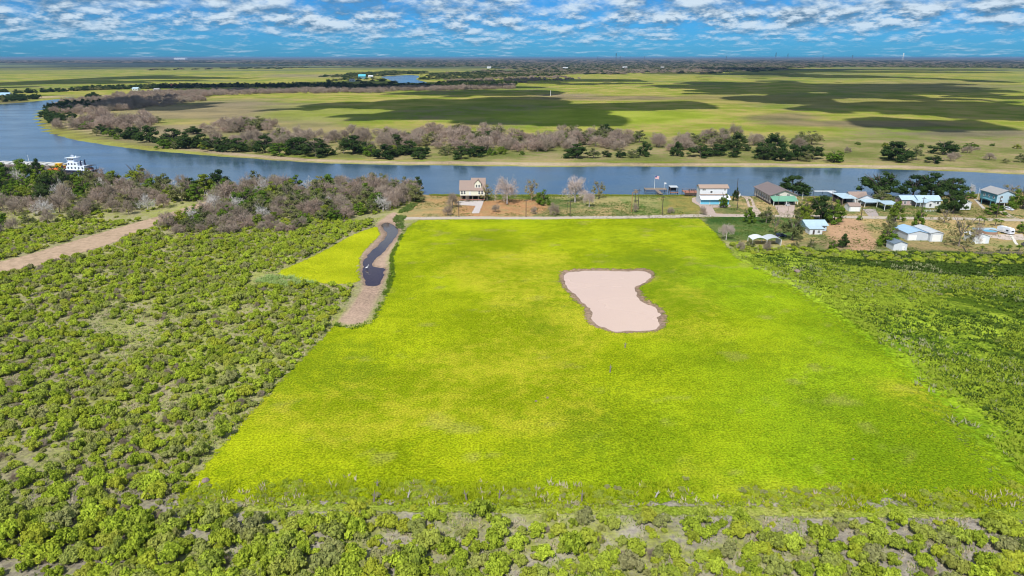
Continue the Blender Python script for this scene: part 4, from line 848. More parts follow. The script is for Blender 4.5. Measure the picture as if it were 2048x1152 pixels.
# pale house with several roofs
x, y, w = spot(1836, 1880, 412); h = House('pale_house', x, y, 'rambling pale house with blue metal roofs behind the round oak'); hw = w / 2; D = 8
h.part('wall', WHITE, (-hw, hw, 0, D, 0, 3.3)); h.gable(PALEM, -hw, hw, 0, D, 3.3, 2.0, 'x', .6, .15, WHITE)
wx = -hw + w * .28; h.part('front_wing', WHITE, (wx - 2.6, wx + 2.6, -5.5, -.02, 0, 3.0)); h.gable(PALEM, wx - 2.6, wx + 2.6, -5.5, .5, 3.0, 1.2, 'y', .35, .14, WHITE, 'wing_roof'); h.win(wx, .9, 1.2, 1.6, -5.5)
h.part('side_wing', mat('rosy_siding', (.48, .36, .35), .7, .1), (-hw - 8.5, -hw - .02, 2, 9, 0, 3.4)); h.gable(PALEM, -hw - 8.5, -hw - .3, 2, 9, 3.4, 1.6, 'x', .6, .14, WHITE, 'side_roof')
h.shed(PALEM, -hw - 3.4, wx - 2.7, -3.4, 1.9, 2.6, 3.3, name='porch_roof'); h.posts(TRIM, [(-hw - 3.2, -3.2), (-hw - .8, -3.2)], -.2, 2.6, .1)
for a in (.2, .45, .75): h.win(a * hw, 1.1, 1.2, 1.3, 0)
for a in (-6.5, -3): h.win(-hw + a, 1.0, 1.4, 1.3, 2)
x, y, w = spot(1920, 1940, 421); h = House('trailer_shed', x, y, 'tall white shed on wheels at the edge of the dark oak', 'shed'); hw = w / 2
h.part('wall', WHITE, (-hw, hw, 0, 9, .5, 4.6)); h.gable(PALEM, -hw, hw, 0, 9, 4.6, 1.1, 'y', .3, .14, WHITE); h.door(.2, .55, 1.0, 2.1, 0, TRIM); h.win(-.25 * w, 1.8, .7, .8, 0)
for a in (-.6, .6): MB().tube([(a * hw - .15, 2, .32), (a * hw + .15, 2, .32)], .38, 12).obj('wheel', BLACK, h.e)
# pale blue stilt house on the right
x, y, w = spot(1990, 2026, 414); h = House('blue_stilt_house', x, y, 'pale blue two storey stilt house with teal side and grey roof'); hw = w / 2; D = 14
h.part('wall', BLUEW, (-hw, hw, 0, D, 2.4, 7.2)); h.gable(GREYSH, -hw, hw, 0, D, 7.2, 2.1, 'y', .6, .2, BLUEW); h.part('side_wall', TEAL, (-hw - .14, -hw - .02, 0, D, 2.4, 7.1)); h.part('floor_deck', DARKWOOD, (-hw, hw, 0, D, 2.1, 2.4))
h.posts(TRIM, [(-hw + .2, .2), (0, .2), (hw - .2, .2)], -.2, 2.1, .15); h.posts(DARKWOOD, [(-hw + .2, 6), (hw - .2, 6), (-hw + .2, 12), (hw - .2, 12)], -.2, 2.1, .15); h.part('back_shade_sheet', DARK, (-hw, hw, D - .5, D - .3, 0, 2.1))  # DARK sheet added as painted shade between the rear stilts
for a in (-.5, .48):
    for z in (3.0, 5.0): h.win(a * hw, z, 1.5 if a < 0 else 1.8, .9 if z < 4 else 1.1, 0)
for k in range(3): h.win(2.5 + k * 4, 4.4, 1.1, 1.3, -hw - .14, 'left')
h.shed(TEAL, -hw - 2.4, -hw - .2, 1, 9, 3.4, 3.6, name='porch_roof'); h.posts(TEAL, [(-hw - 2.2, 1.2), (-hw - 2.2, 8.8)], -.2, 3.4, .12)
# small pale blue cottage behind the yard trees
x, y, w = spot(1612, 1652, 464); h = House('cottage', x, y, 'small pale blue cottage with metal roof behind the yard trees'); hw = w / 2; D = 9
h.part('wall', BLUEW, (-hw, hw, 0, D, .6, 3.4)); h.part('base_wall', BRICK, (-hw, hw, .03, D, -.2, .6)); h.gable(PALEM, -hw, hw, 0, D, 3.4, 1.5, 'x', .7, .15, BLUEW)
for a in (.35, .72): h.win(a * hw, 1.1, 1.0, 1.5, 0)
h.part('front_wing', WHITE, (-hw - .5, hw * .15, -5, -.02, 0, 2.7)); h.shed(PALEM, -hw - .9, hw * .35, -5.4, -.05, 2.7, 3.3, name='wing_roof'); h.win(-.2 * hw, .9, 1.2, 1.1, -5); h.door(-.7 * hw, .1, .9, 2, -5, DARKWOOD)
# twin arched carport
x, y, w = spot(1504, 1562, 492); h = House('twin_carport', x, y, 'double white carport with two arched metal roofs by the hedge', 'carport'); hw = w / 2
for k in (0, 1):
    a, b = -hw + k * hw, k * hw; pts = []
    for j in range(9):
        q = j / 8; pts.append((a + (b - a) * q, 2.9 + 1.0 * math.sin(math.pi * q)))
    MB().prism(pts + [(p[0], p[1] - .1) for p in pts[::-1]], 0, 6.5).obj('roof', GREYM if k else WHITE, h.e)
h.posts(TRIM, [(-hw + .1, .1), (0, .1), (hw - .1, .1), (-hw + .1, 6.3), (0, 6.3), (hw - .1, 6.3)], -.2, 2.95, .09)
h.part('side_panel', WHITE, (hw - .08, hw - .02, .3, 6.2, .2, 2.9))
# metal workshops and sheds
def workshop(u0, u1, v, lab, m, D, z, rise, doors, name='workshop', wm=None, cat='workshop'):
    x, y, w = spot(u0, u1, v); h = House(name, x, y, lab, cat); hw = w / 2; wm = wm or GREYW
    h.part('wall', wm, (-hw, hw, 0, D, 0, z)); h.gable(m, -hw, hw, 0, D, z, rise, 'y', .3, .12, wm)
    for a, dw, dh, dm in doors: h.door(a * hw, .04, dw, dh, 0, dm, 'roller_door' if dw > 2 else 'door', dw < 2)
    return h
h = workshop(1814, 1856, 481, 'wide grey workshop with blue metal roof and white roller door', BLUEM, 13, 3.3, 1.2, ((-.52, 3.6, 2.4, TRIM),))
h = workshop(1859, 1884, 483, 'narrow grey workshop beside the wide blue roofed one', GREYM, 14, 3.9, .7, ((0, 3.9, 3.1, TRIM),))
h = workshop(1786, 1813, 501, 'small white shed with dark roof at the edge of the scrub', mat('slate_metal', (.16, .21, .27), .45, .2, .6, stripes=(1, 2.2, .5)), 6, 3.0, 1.1, ((.45, 1.0, 2.0, TRIM),), 'shed', WHITE, 'shed')
h = workshop(1946, 1977, 487, 'plain white shed behind the big half bare tree', WHITE, 7, 3.4, 1.2, ((.1, 3.0, 2.4, TRIM),), 'shed', mat('white_wall_metal', (.68, .72, .75), .5, .1, .6, stripes=(0, 3, .5)), 'shed')
# far houses
def far_house(u, v, wpx, hpx, lab, wm, rm, D=14):
    x, y = g(u, v); s = ppm(y); w, z = wpx / s, hpx / s; h = House('far_house', x, y, lab, 'house', 'houses in the far country'); hw = w / 2
    h.part('wall', wm, (-hw, hw, 0, D, -.6, z * .6)); h.gable(rm, -hw, hw, 0, D, z * .6, z * .4, 'x', .8, .3, wm)
    for a in (-.5, .1, .55): h.win(a * hw, z * .15, w * .12, z * .3, 0)
    return h
TURQ = mat('turquoise_roof', (.10, .45, .55), .4, .1); REDR = mat('red_roof', (.5, .13, .09), .6, .15)
far_house(724, 158, 14, 9, 'turquoise roofed house by the distant river bend', TEAL, TURQ); far_house(741, 155, 9, 4.5, 'white house beside the turquoise roofed one', WHITE, WHITE); far_house(704, 163, 10, 5, 'low white building before the turquoise house', WHITE, GREYSH)
far_house(347, 176, 13, 7, 'house with red roof on the wooded far bank', WHITE, REDR); far_house(270, 181, 11, 6, 'white house among dark oaks on the far bank', WHITE, PALEM); far_house(312, 182, 10, 5, 'pale house between red roof and white house', WHITE, GREYSH)
far_house(8, 196, 20, 10, 'blue roofed house at the far left bend of the river', WHITE, BLUEM); far_house(1131, 138, 10, 3, 'long white building on the edge of the distant woods', GREYM, WHITE, 30); far_house(1250, 137, 9, 3.5, 'small white building farther along the distant woods', WHITE, WHITE, 20)
far_house(978, 137, 8, 3.5, 'white house in the woods past the distant bend', WHITE, WHITE, 20); far_house(1325, 137, 7, 3.5, 'tiny white farmhouse at the marsh edge', WHITE, GREYSH, 16)
# ---------------------------------------------------------------- yard trees
for q in ((1014, 408, 44, 54, 'lone', 'broad bare pinkish tree standing alone on the bare red soil'), (1063, 401, 36, 46, 'thin', 'tall olive tree with bare outer twigs near the water'), (1086, 410, 32, 28, 'green', 'small round green tree in front of the olive tree'),
          (1150, 404, 50, 50, 'lone', 'bare pink tree with pale trunk on dark green grass'), (1198, 397, 40, 38, 'thin', 'yellow olive topped tree by the shore'), (1178, 414, 24, 34, 'lone', 'slim bare tree in front of the yellow olive tree'), (974, 402, 34, 36, 'thin', 'olive brown tree at the corner of the cream stilt house'),
          (905, 415, 36, 30, 'bare', 'bare grey bush tree in front of the cream stilt house'), (896, 431, 30, 20, 'bare', 'leafless thicket tree beside the utility pole left of the drive'), (992, 424, 24, 16, 'bare', 'small bare tree right of the white drive'), (1108, 431, 30, 26, 'bare', 'bare tree beside the gravel road below the small green tree'), (1068, 428, 20, 16, 'bare', 'low bare tree beside the road and pole'),
          (1341, 427, 22, 12, 'bare', 'low bare tree on the lawn near the road'), (1406, 430, 22, 18, 'bare', 'small bare tree at the mouth of the paved drive'),
          (1446, 416, 22, 28, 'green', 'young leafy tree against the blue garage doors'), (1470, 402, 14, 24, 'oak', 'narrow dark tree beside the white garage house'), (1587, 384, 66, 34, 'oak', 'great round dark oak behind the brown gabled house'), (1498, 446, 26, 28, 'green', 'small round tree with white trunk on the lawn'), (1532, 445, 38, 30, 'olive', 'pair crown olive tree by the lawn edge'),
          (1452, 480, 30, 36, 'lone', 'bare reddish tree at the corner of the mown field'), (1550, 468, 34, 40, 'thin', 'half bare grey tree leaning over the dark car'), (1584, 480, 54, 52, 'olive', 'big olive tree in front of the pale blue cottage'), (1606, 430, 40, 32, 'olive', 'olive tree behind the metal roofed cottage'), (1640, 442, 52, 44, 'oak', 'wide dark green oak beside the dirt lot'),
          (1668, 446, 44, 40, 'green', 'green tree at the edge of the dirt lot'), (1612, 440, 34, 34, 'green', 'leafy green tree above the cottage roof'), (1628, 404, 34, 12, 'green', 'low green shrub tree on the shore by the dock'), (1755, 392, 84, 44, 'oak', 'huge dome shaped dark oak behind the bungalow'), (1764, 408, 52, 28, 'olive', 'grey green oak right of the bungalow roof'),
          (1826, 388, 56, 36, 'oak', 'dark oak west of the long oak grove'), (1862, 390, 62, 40, 'oak', 'broad oak in the middle of the long grove'), (1900, 392, 60, 36, 'oak', 'dark oak at the east end of the long grove'), (1790, 443, 32, 38, 'green', 'bright green young tree between road and carport'), (1837, 452, 24, 34, 'green', 'thin leafy tree above the wide blue workshop roof'),
          (1780, 468, 40, 34, 'olive', 'grey willowy tree left of the small dark roofed shed'), (1775, 492, 40, 34, 'green', 'spreading bright tree leaning on the small dark roofed shed'), (1686, 495, 22, 24, 'oak', 'small dark tree in the corner of the dirt lot'), (1665, 500, 20, 18, 'green', 'yellow green bush tree below the dirt lot'), (1905, 428, 54, 40, 'oak', 'dark round oak in front of the pale house'),
          (1917, 492, 62, 64, 'thin', 'big forked half bare tree between workshop and white shed'), (1950, 486, 30, 40, 'bare', 'thin bare tree leaning over the plain white shed'), (1888, 446, 34, 30, 'thin', 'pale olive tree beside the gravel road'), (1942, 388, 20, 24, 'white', 'bleached dead forked tree at the water edge'), (1940, 396, 24, 12, 'green', 'yellow green bush at the foot of the dead tree'),
          (2018, 396, 50, 30, 'thin', 'rusty olive tree behind the pale blue stilt house'), (2045, 418, 50, 42, 'green', 'dense green tree beside the pale blue stilt house'), (1990, 428, 40, 18, 'green', 'round green bush in front of the pale blue stilt house'), (2044, 466, 24, 22, 'green', 'green bush beside the camper'), (1535, 502, 22, 22, 'bare', 'leafless bush against the double white carport'),
          (1480, 500, 22, 20, 'bare', 'dark leafless bush in the hedge corner'), (1500, 494, 24, 16, 'olive', 'olive bush left of the double carport'), (1590, 496, 20, 14, 'olive', 'yellowing bush right of the double carport'), (1622, 497, 20, 18, 'olive', 'rusty yellow bush by the grassy lot'), (1270, 425, 14, 20, 'bare', 'small dry tree by the brown pole')):
    nm = 'shrub' if ' bush' in q[5] else None
    k = 1.15 if q[4] in ('oak', 'green') else 1.0
    plant(q[4], q[0], q[1], q[2] * k, q[3] * k, q[5], 'trees of the riverside yards', nm)
# fan palms and a dry palm
def palm(u, v, hpx, wpx, lab, dead=False):
    x, y = g(u, v); s = ppm(y); H, Wd = hpx / s, wpx / s / 2; e = empty('palm_tree', (x, y, Zs(x, y)), lab, 'palm', 'palms')
    MB().tube([(0, 0, -.2), (.05, .05, H * .5), (0, 0, H - Wd * .5)], [.22, .17, .14], 7).obj('trunk', M_DARKBARK if dead else M_BARK, e); r = random.Random(int(u)); c = Vector((0, 0, H - Wd * .5))
    for k in range(13):
        a = 6.28 * k / 13 + r.uniform(-.2, .2); up = r.uniform(-.35, .95) if not dead else r.uniform(-1.1, .2); d = Vector((math.cos(a), math.sin(a), up)).normalized(); b = Vector((-math.sin(a), math.cos(a), 0)); mid = c + d * Wd * .6; tip = c + d * Wd - Vector((0, 0, Wd * .3)); m = MB()
        for j in range(-3, 4):
            e0 = mid + b * j * Wd * .10; m.add([c + b * j * .02, e0 + b * .06 * Wd, tip + b * j * Wd * .17 + Vector((0, 0, -abs(j) * .04 * Wd)), e0 - b * .06 * Wd], [(0, 1, 2, 3)])
        m.obj('frond', M_TWIG if dead else M_GREEN, e)
for q in ((1957, 450, 18, 16, 'taller fan palm left of the pool'), (1967, 450, 16, 14, 'shorter fan palm left of the pool'), (1990, 452, 16, 16, 'fan palm right behind the pool'), (2001, 451, 12, 12, 'small fan palm nearest the camper behind the pool'), (1964, 502, 11, 9, 'smallest young palm by the wooden fence'), (2000, 503, 13, 12, 'young palm in the middle of the wooden fence line'), (2017, 502, 13, 13, 'young palm under the white path'), (2037, 503, 14, 14, 'young palm at the end of the wooden fence'), (1719, 440, 9, 14, 'low spiky palm beside the gravel road')): palm(*q)
palm(1270, 405, 28, 13, 'ragged dry palm between two tall poles', True)

# ---------------------------------------------------------------- poles, pier, docks
def pole(u, v, vt, lab, m=DARKWOOD, arm=True, r=.17, name='utility_pole', grp='utility poles along the road'):
    x, y = g(u, v); H = zat(y, vt); e = empty(name, (x, y, Zs(x, y)), lab, 'pole', grp)
    MB().tube([(0, 0, -.4), (0, 0, H)], [r * 1.2, r * .8], 8).obj('pole', m, e)
    if arm:
        MB().box(-1.2, 1.2, -.07, .07, H - .9, H - .72).obj('crossarm', m, e)
        for a in (-1.05, 0.35, 1.05): MB().tube([(a, 0, H - .72), (a, 0, H - .5)], .06, 6).obj('insulator', GREYM, e)
    return e
pole(918, 434, 402, 'dark utility pole left of the white drive'); pole(1052, 434, 398, 'dark utility pole behind the gravel road by the bare thicket'); pole(1140, 434, 401, 'dark utility pole below the bare pink tree'); pole(1134, 430, 404, 'short thin pole beside the dark one', arm=False, r=.09)
pole(1263, 424, 385, 'brown wooden pole left of the dry palm', mat('brown_timber', (.36, .18, .09), .85, .3, 2), False, .16); pole(1276, 420, 378, 'dark tall pole right of the dry palm'); pole(1324, 430, 392, 'tall utility pole in front of the flag pier')
pole(1474, 420, 381, 'leaning tall pole right of the white garage house'); e = pole(1472, 397, 356, 'tall dark pole by the water behind the garage house', arm=False)
pole(1555, 420, 388, 'thin pole before the green carport roof', WOOD, True, .1); pole(1575, 434, 405, 'thin pole at the foot of the carport drive', WOOD, True, .1); pole(1721, 440, 405, 'utility pole beside the spiky palm'); pole(1744, 437, 428, 'short grey post beside the gravel road', GREYM, False, .08)
pole(1842, 428, 394, 'utility pole in front of the pale house'); pole(1992, 436, 393, 'utility pole in front of the pale blue stilt house'); pole(1955, 398, 375, 'slim white mast on the shore beside the dead tree', TRIM, False, .07); pole(1604, 400, 384, 'slim white post on the shore near the dark oak', TRIM, False, .08)
x, y = g(1101, 192); pole(1101, 192, 181, 'white mast standing alone on the marsh', TRIM, True, .5, 'marsh_mast', 'far masts and towers')
for u, vb, vt, lab in ((1551, 118, 105, 'dark slender tower on the horizon, taller of two'), (1575, 118, 107, 'dark slender tower on the horizon, shorter of two'), (1704, 121, 110, 'white pylon in the distant woods, right of the dark towers'), (1805, 122, 106, 'white pylon in the distant woods, tallest one'), (1645, 122, 111, 'white pylon in the distant woods beside the dark towers'),
                      (1232, 120, 106, 'thin grey mast on the horizon above the marsh'), (1289, 121, 112, 'white pylon on the horizon east of the grey mast'), (1240, 122, 112, 'small pylon next to the grey mast'), (1195, 122, 113, 'small pylon west of the grey mast'), (1452, 122, 112, 'lone pylon between the grey mast and the dark towers')):
    x, y = g(u, vb); H = zat(y, vt); e = empty('pylon', (x, y, 0), lab, 'pylon', 'far masts and towers'); m = MB(); b = H * .07; pm = DARK if 'dark' in lab or 'grey' in lab else TRIM
    for a, c in ((-1, -1), (1, -1), (1, 1), (-1, 1)): m.tube([(a * b, c * b, -1), (a * b * .25, c * b * .25, H)], [H * .012, H * .008], 4)
    m.obj('legs', pm, e)['kind'] = 'stuff'
    for k in (.62, .76, .9): MB().box(-H * .12, H * .12, -H * .01, H * .01, H * k, H * k + H * .02).obj('crossarm', pm, e)
x, y = g(359, 119.0); tag(MB().box(-190, 190, 0, 200, 0, 40).prism([(-190, 40), (190, 40), (150, 55), (-150, 55)], 0, 200).obj('white_hall', mat('white_hall_wall', (.9, .9, .9), .5, .05)), 'long bright white hall on the far horizon', 'building').location = (x, y, 0)
# pier with flag
x0, y0 = g(1322, 389); e = empty('pier', (x0, y0, 0), 'timber pier with white deck leading into the river', 'pier'); n = 14
for k in range(n): MB().box(-1.1, 1.1, k * 1.0, k * 1.0 + .92, .32, .42).obj('plank', WOOD, e)
MB().box(-7, 7, n + .05, n + 6, .32, .46).obj('head_deck', WOOD, e)
for a, b in ((-1, 1), (1, 1), (-1, 7), (1, 7), (-6.5, 15), (6.5, 15), (-6.5, 19.5), (6.5, 19.5)): MB().tube([(a, b, -3), (a, b, .9)], .17, 7).obj('piling', WOOD, e)
fp = empty('flagpole', (x0 - .8, y0 + n + 3, .44), 'white flagpole flying a striped flag at the end of the pier', 'flagpole'); Hf = zat(y0 + n + 3, 352); MB().tube([(0, 0, 0), (0, 0, Hf)], [.12, .06], 8).obj('pole', TRIM, fp)
fm, ft = newmat('striped_flag'); tcc = nd(ft, 'ShaderNodeTexCoord').outputs['Object']; sp = nd(ft, 'ShaderNodeSeparateXYZ', {0: tcc}); stp = mth(ft, 'GREATER_THAN', mth(ft, 'FRACT', mth(ft, 'MULTIPLY', sp.outputs[2], 3.1)), .5); cant = mth(ft, 'MULTIPLY', mth(ft, 'LESS_THAN', sp.outputs[0], 1.1), mth(ft, 'GREATER_THAN', sp.outputs[2], Hf - 1.35))
finish(ft, nd(ft, 'ShaderNodeBsdfDiffuse', {0: mixc(ft, cant, mixc(ft, stp, (.6, .05, .06), (.8, .8, .8)), (.03, .05, .22))}).outputs[0])
fv = []; nx = 8
for k in range(nx + 1):
    q = k / nx; fv += [(q * 2.6, .25 * math.sin(q * 6) * q, Hf - .2 - .35 * q), (q * 2.6, .25 * math.sin(q * 6) * q, Hf - 2.1 - .45 * q)]
MB().add(fv, [(2 * k, 2 * k + 1, 2 * k + 3, 2 * k + 2) for k in range(nx)]).obj('flag', fm, fp)
fp = empty('flagpole', (x0 + 5.2, y0 + n + 2, .44), 'shorter white flagpole with small white flag on the pier', 'flagpole'); Hf2 = zat(y0 + n + 2, 366); MB().tube([(0, 0, 0), (0, 0, Hf2)], [.1, .05], 8).obj('pole', TRIM, fp); MB().add([(0, 0, Hf2 - .1), (1.3, .15, Hf2 - .3), (1.3, .15, Hf2 - 1.2), (0, 0, Hf2 - 1.1)], [(0, 1, 2, 3)]).obj('flag', TRIM, fp)
x, y, w = spot(1340, 1356, 384); h = House('boat_lift', x, y, 'covered boat lift with flat grey roof right of the pier', 'boat lift'); hw = w / 2; h.e.location.z = -.6
h.shed(GREYM, -hw, hw, 0, 5, 3.4, 3.7); h.posts(DARKWOOD, [(-hw + .2, .2), (hw - .2, .2), (-hw + .2, 4.7), (hw - .2, 4.7)], -1.6, 3.4, .16); h.part('sill_deck', REDWOOD, (-hw, hw, -1.2, 0, .3, .6)); h.part('back_shade_sheet', DARK, (-hw + .3, hw - .3, 4.4, 4.55, .6, 3))  # DARK sheet gives the lift a painted shady interior
x, y, w = spot(1369, 1398, 391); h = House('river_deck', x, y, 'raised reddish timber deck beside the white garage house', 'deck'); hw = w / 2
for k in range(10): h.part('plank', REDWOOD, (-hw, hw, k * .8, k * .8 + .74, 2.3, 2.45))
h.posts(DARKWOOD, [(-hw + .3, .2), (-hw * .3, .2), (hw * .4, .2), (hw - .3, .2), (-hw + .3, 7.6), (hw - .3, 7.6)], -1.5, 3.4, .14); h.part('front_fascia', DARKWOOD, (-hw, hw, -.12, -.02, .9, 2.3)); h.part('rail', REDWOOD, (-hw, hw, 7.5, 7.6, 3.3, 3.42))
for a in (-.1, .25, .55):
    t_ = empty('deck_chair', (x + a * hw, y + 5.2, Zs(x, y) + 2.45), 'dark chair on the reddish deck, ' + {-.1: 'farthest from the house', .25: 'middle one', .55: 'nearest the house'}[a], 'chair', 'chairs on the river deck')
    MB().box(-.35, .35, -.35, .35, .4, .48).obj('seat', DARKWOOD, t_); MB().box(-.35, .35, .3, .38, .48, 1.15).obj('backrest', DARKWOOD, t_)
    for p, q in ((-.3, -.3), (.3, -.3), (-.3, .3), (.3, .3)): MB().box(p - .04, p + .04, q - .04, q + .04, 0, .4).obj('leg', DARKWOOD, t_)
x, y = g(1676, 391); e = empty('boat_dock', (x, y, 0), 'white T shaped boat dock on the near shore', 'dock')
for k in range(12): MB().box(-1.2, 1.2, k * 1.1 - 1, k * 1.1 + .02, .1, .22).obj('plank', WHITE, e)
MB().box(-9, 4.5, 12.2, 14.6, .1, .26).obj('head_deck', WHITE, e)
for a, b in ((-8.6, 14.4), (-3, 14.4), (4.2, 14.4), (-1, 5), (1, 5)): MB().tube([(a, b, -3), (a, b, 1.1)], .16, 7).obj('piling', DARKWOOD, e)

# ---------------------------------------------------------------- vehicles
def car(u, v, rz, lab, cm, kind='suv', L=4.7, Wd=1.9, Hh=1.7):
    x, y = g(u, v); e = empty('parked_' + kind, (x, y, Zs(x, y)), lab, 'car', 'parked cars', rz); w = Wd / 2
    pr = [(-L / 2, .35), (L / 2, .35), (L / 2, .85), (L * .27, 1.0), (L * .12, Hh), (-L * .40, Hh), (-L / 2 + .05, 1.0)]
    m = MB(); n = len(pr); V = [(p, s * (w if z < 1.01 else w * .82), z) for s in (-1, 1) for p, z in pr]
    m.add(V, [tuple(range(n)), tuple(range(2 * n - 1, n - 1, -1))] + [(i, i + n, (i + 1) % n + n, (i + 1) % n) for i in range(n)]); m.obj('body', cm, e)
    MB().hexa([(L * .262, -w * .74, 1.08), (L * .262, w * .74, 1.08), (L * .262, w * .74, 1.10), (L * .262, -w * .74, 1.10), (L * .15, -w * .7, Hh - .12), (L * .15, w * .7, Hh - .12), (L * .14, w * .7, Hh - .1), (L * .14, -w * .7, Hh - .1)]).obj('windscreen', GLASS, e)
    for s in (-1, 1): MB().hexa([(-L * .38, s * w * .985, 1.06), (L * .2, s * w * .985, 1.06), (L * .2, s * w, 1.06), (-L * .38, s * w, 1.06), (-L * .36, s * w * .86, Hh - .14), (L * .1, s * w * .86, Hh - .14), (L * .1, s * w * .89, Hh - .14), (-L * .36, s * w * .89, Hh - .14)]).obj('side_window', GLASS, e)
    for a in (-1, 1):
        for s in (-1, 1):
            o = MB().tube([(a * L * .31, s * w * .78, .34), (a * L * .31, s * w * 1.02, .34)], .35, 14).obj('wheel', BLACK, e); MB().tube([(a * L * .31, s * w * 1.02, .34), (a * L * .31, s * w * 1.03, .34)], .19, 10).obj('rim', GREYM, o)
    for s in (-1, 1): MB().box(L / 2 - .02, L / 2 + .03, s * w * .7 - .2, s * w * .7 + .2, .68, .84).obj('headlight', TRIM, e); MB().box(-L / 2 - .03, -L / 2 + .02, s * w * .78 - .12, s * w * .78 + .12, .75, 1.0).obj('tail_light', mat('red_lens', (.35, .02, .02), .3), e)
CARW = mat('white_car_paint', (.72, .75, .8), .25, .03, spec=.5); CARG = mat('silver_car_paint', (.45, .45, .46), .25, .03, spec=.5); CARB = mat('navy_car_paint', (.02, .03, .06), .25, .03, spec=.5)
car(2017, 420, R(-62), 'white car parked at the pale blue stilt house', CARW); car(1574, 411, R(-90), 'silver car under the green carport roof', CARG); car(2050, 492, R(70), 'dark car beside the wooden fence', CARB); car(1562, 473, R(5), 'dark car under the half bare grey tree', CARB, 'suv')
# camper
x, y = g(2024, 470); e = empty('camper', (x, y, Zs(x, y)), 'white camper trailer with roof unit beside the pool', 'camper', rz=R(14)); 
MB().prism([(0, .55), (7.2, .55), (7.2, 2.7), (6.7, 3.1), (.8, 3.1), (0, 2.3)], -1.25, 1.25, 'x').obj('body', CARW, e)
MB().box(-.75, .75, -.06, .02, 1.4, 2.1).obj('front_window', GLASS, e); MB().box(-1.3, -1.25, 1.2, 2.4, 1.5, 2.2).obj('side_window', GLASS, e); MB().box(-1.31, -1.25, 3.3, 4.1, .7, 2.6).obj('door', TRIM, e); MB().box(-1.33, -1.26, .3, 7, 1.15, 1.28).obj('stripe', GREYM, e)
for a in (1.6, 4.0): MB().box(-.45, .45, a, a + .9, 3.1, 3.35).obj('roof_unit', TRIM, e)
for s in (-1, 1):
    for a in (3.4, 4.3): o = MB().tube([(s * 1.0, a, .36), (s * 1.27, a, .36)], .38, 14).obj('wheel', BLACK, e)
MB().box(-.06, .06, -1.3, .1, .5, .6).obj('drawbar', BLACK, e)
# round pool with deck
x, y = g(1987, 470); e = empty('swimming_pool', (x, y, Zs(x, y)), 'round above ground pool with brown wall and pale blue water', 'pool'); k = 28; rp = 3.6; pts = [(math.cos(6.2832 * j / k), math.sin(6.2832 * j / k)) for j in range(k)]
m = MB(); V = [(a * q, b * q + 3.6, z) for (q, z) in ((rp, 0), (rp, 1.25), (rp - .1, 1.25), (rp - .1, 0)) for a, b in pts]; m.add(V, [(r_ * k + j, r_ * k + (j + 1) % k, (r_ + 1) * k + (j + 1) % k, (r_ + 1) * k + j) for r_ in range(3) for j in range(k)]); m.obj('pool_wall', BRICK, e)
m = MB(); m.add([(a * (rp - .1), b * (rp - .1) + 3.6, 1.0) for a, b in pts], [tuple(range(k))]); m.obj('water_surface', mat('pool_blue', (.16, .42, .52), .05, .1), e); MB().box(-rp - .6, rp + 2.6, 6.4, 9.6, 0, 1.2).obj('deck', PALEM, e)
# fence
f0 = g(1946, 509); f1_ = g(2052, 512); e = empty('rail_fence', (f0[0], f0[1], Zs(*f0)), 'weathered wooden rail fence along the edge of the rough ground', 'fence'); n = 24; L = f1_[0] - f0[0]
for j in range(n + 1): MB().box(j * L / n - .09, j * L / n + .09, -.09, .09, -.3, 1.35).obj('post', WOOD, e)
for z in (.4, .8, 1.15):
    for j in range(0, n, 4): MB().box(j * L / n, (j + 4) * L / n - .03, -.14, -.09, z, z + .13).obj('rail', WOOD, e)
f0 = g(1846, 424); e = empty('yard_fence', (f0[0], f0[1], Zs(*f0)), 'white post fence in front of the pale house', 'fence')
for j in range(8): MB().box(j * 1.9 - .07, j * 1.9 + .07, -.07, .07, -.2, 1.2).obj('post', TRIM, e)
for z in (.5, 1.0): MB().box(0, 13.3, -.11, -.07, z, z + .1).obj('rail', TRIM, e)
# leaning trunk by the big tree, small bird, letter boxes
def bits(name, u, v, mk, lab, cat, rz=0, grp=None):
    x, y = g(u, v); e = empty(name, (x, y, Zs(x, y)), lab, cat, grp, rz); mk(e); return e
def snag(hgt, lean, m=M_BARK):
    def f(e):
        MB().tube([(0, 0, -.3), (lean * .5, 0, hgt * .5), (lean, .2, hgt)], [.22, .15, .05], 6).obj('trunk', m, e)
        MB().tube([(lean * .5, 0, hgt * .5), (lean * .5 + .6, .3, hgt * .8)], [.09, .03], 5).obj('branch', m, e); MB().tube([(lean * .6, 0, hgt * .62), (lean * .6 - .5, -.2, hgt * .85)], [.08, .03], 5).obj('branch', m, e)
    return f
for u, v, hh_, ln, lab in ((748, 1006, 2.6, .25, 'broken pale stump below the dark upright stub in the field edge'), (815, 998, 1.9, .5, 'short leaning snag right of the tallest stump'), (934, 1000, 2.2, -.5, 'slanting bare snag at the middle of the field foot'), (998, 1000, 2.0, .2, 'thin upright snag at the field foot'), (1163, 1002, 2.4, .1, 'pair trunk snag near the yellow tuft'), (1310, 996, 1.6, .6, 'low reddish snag beside the pale stone'), (755, 975, 1.6, 0, 'dark upright stub above the broken pale stump'), (1220, 745, 2.2, .1, 'thin dry sapling alone in the field below the pond'), (1250, 695, 1.6, 0, 'small dry sapling just below the pond')):
    bits('tree_stump', u, v, snag(hh_, ln, M_PALEBARK if 'pale' in lab and 'dark' not in lab or 'short' in lab else M_BARK), lab, 'stump', random.uniform(-.3, .3), 'snags at the foot of the field')
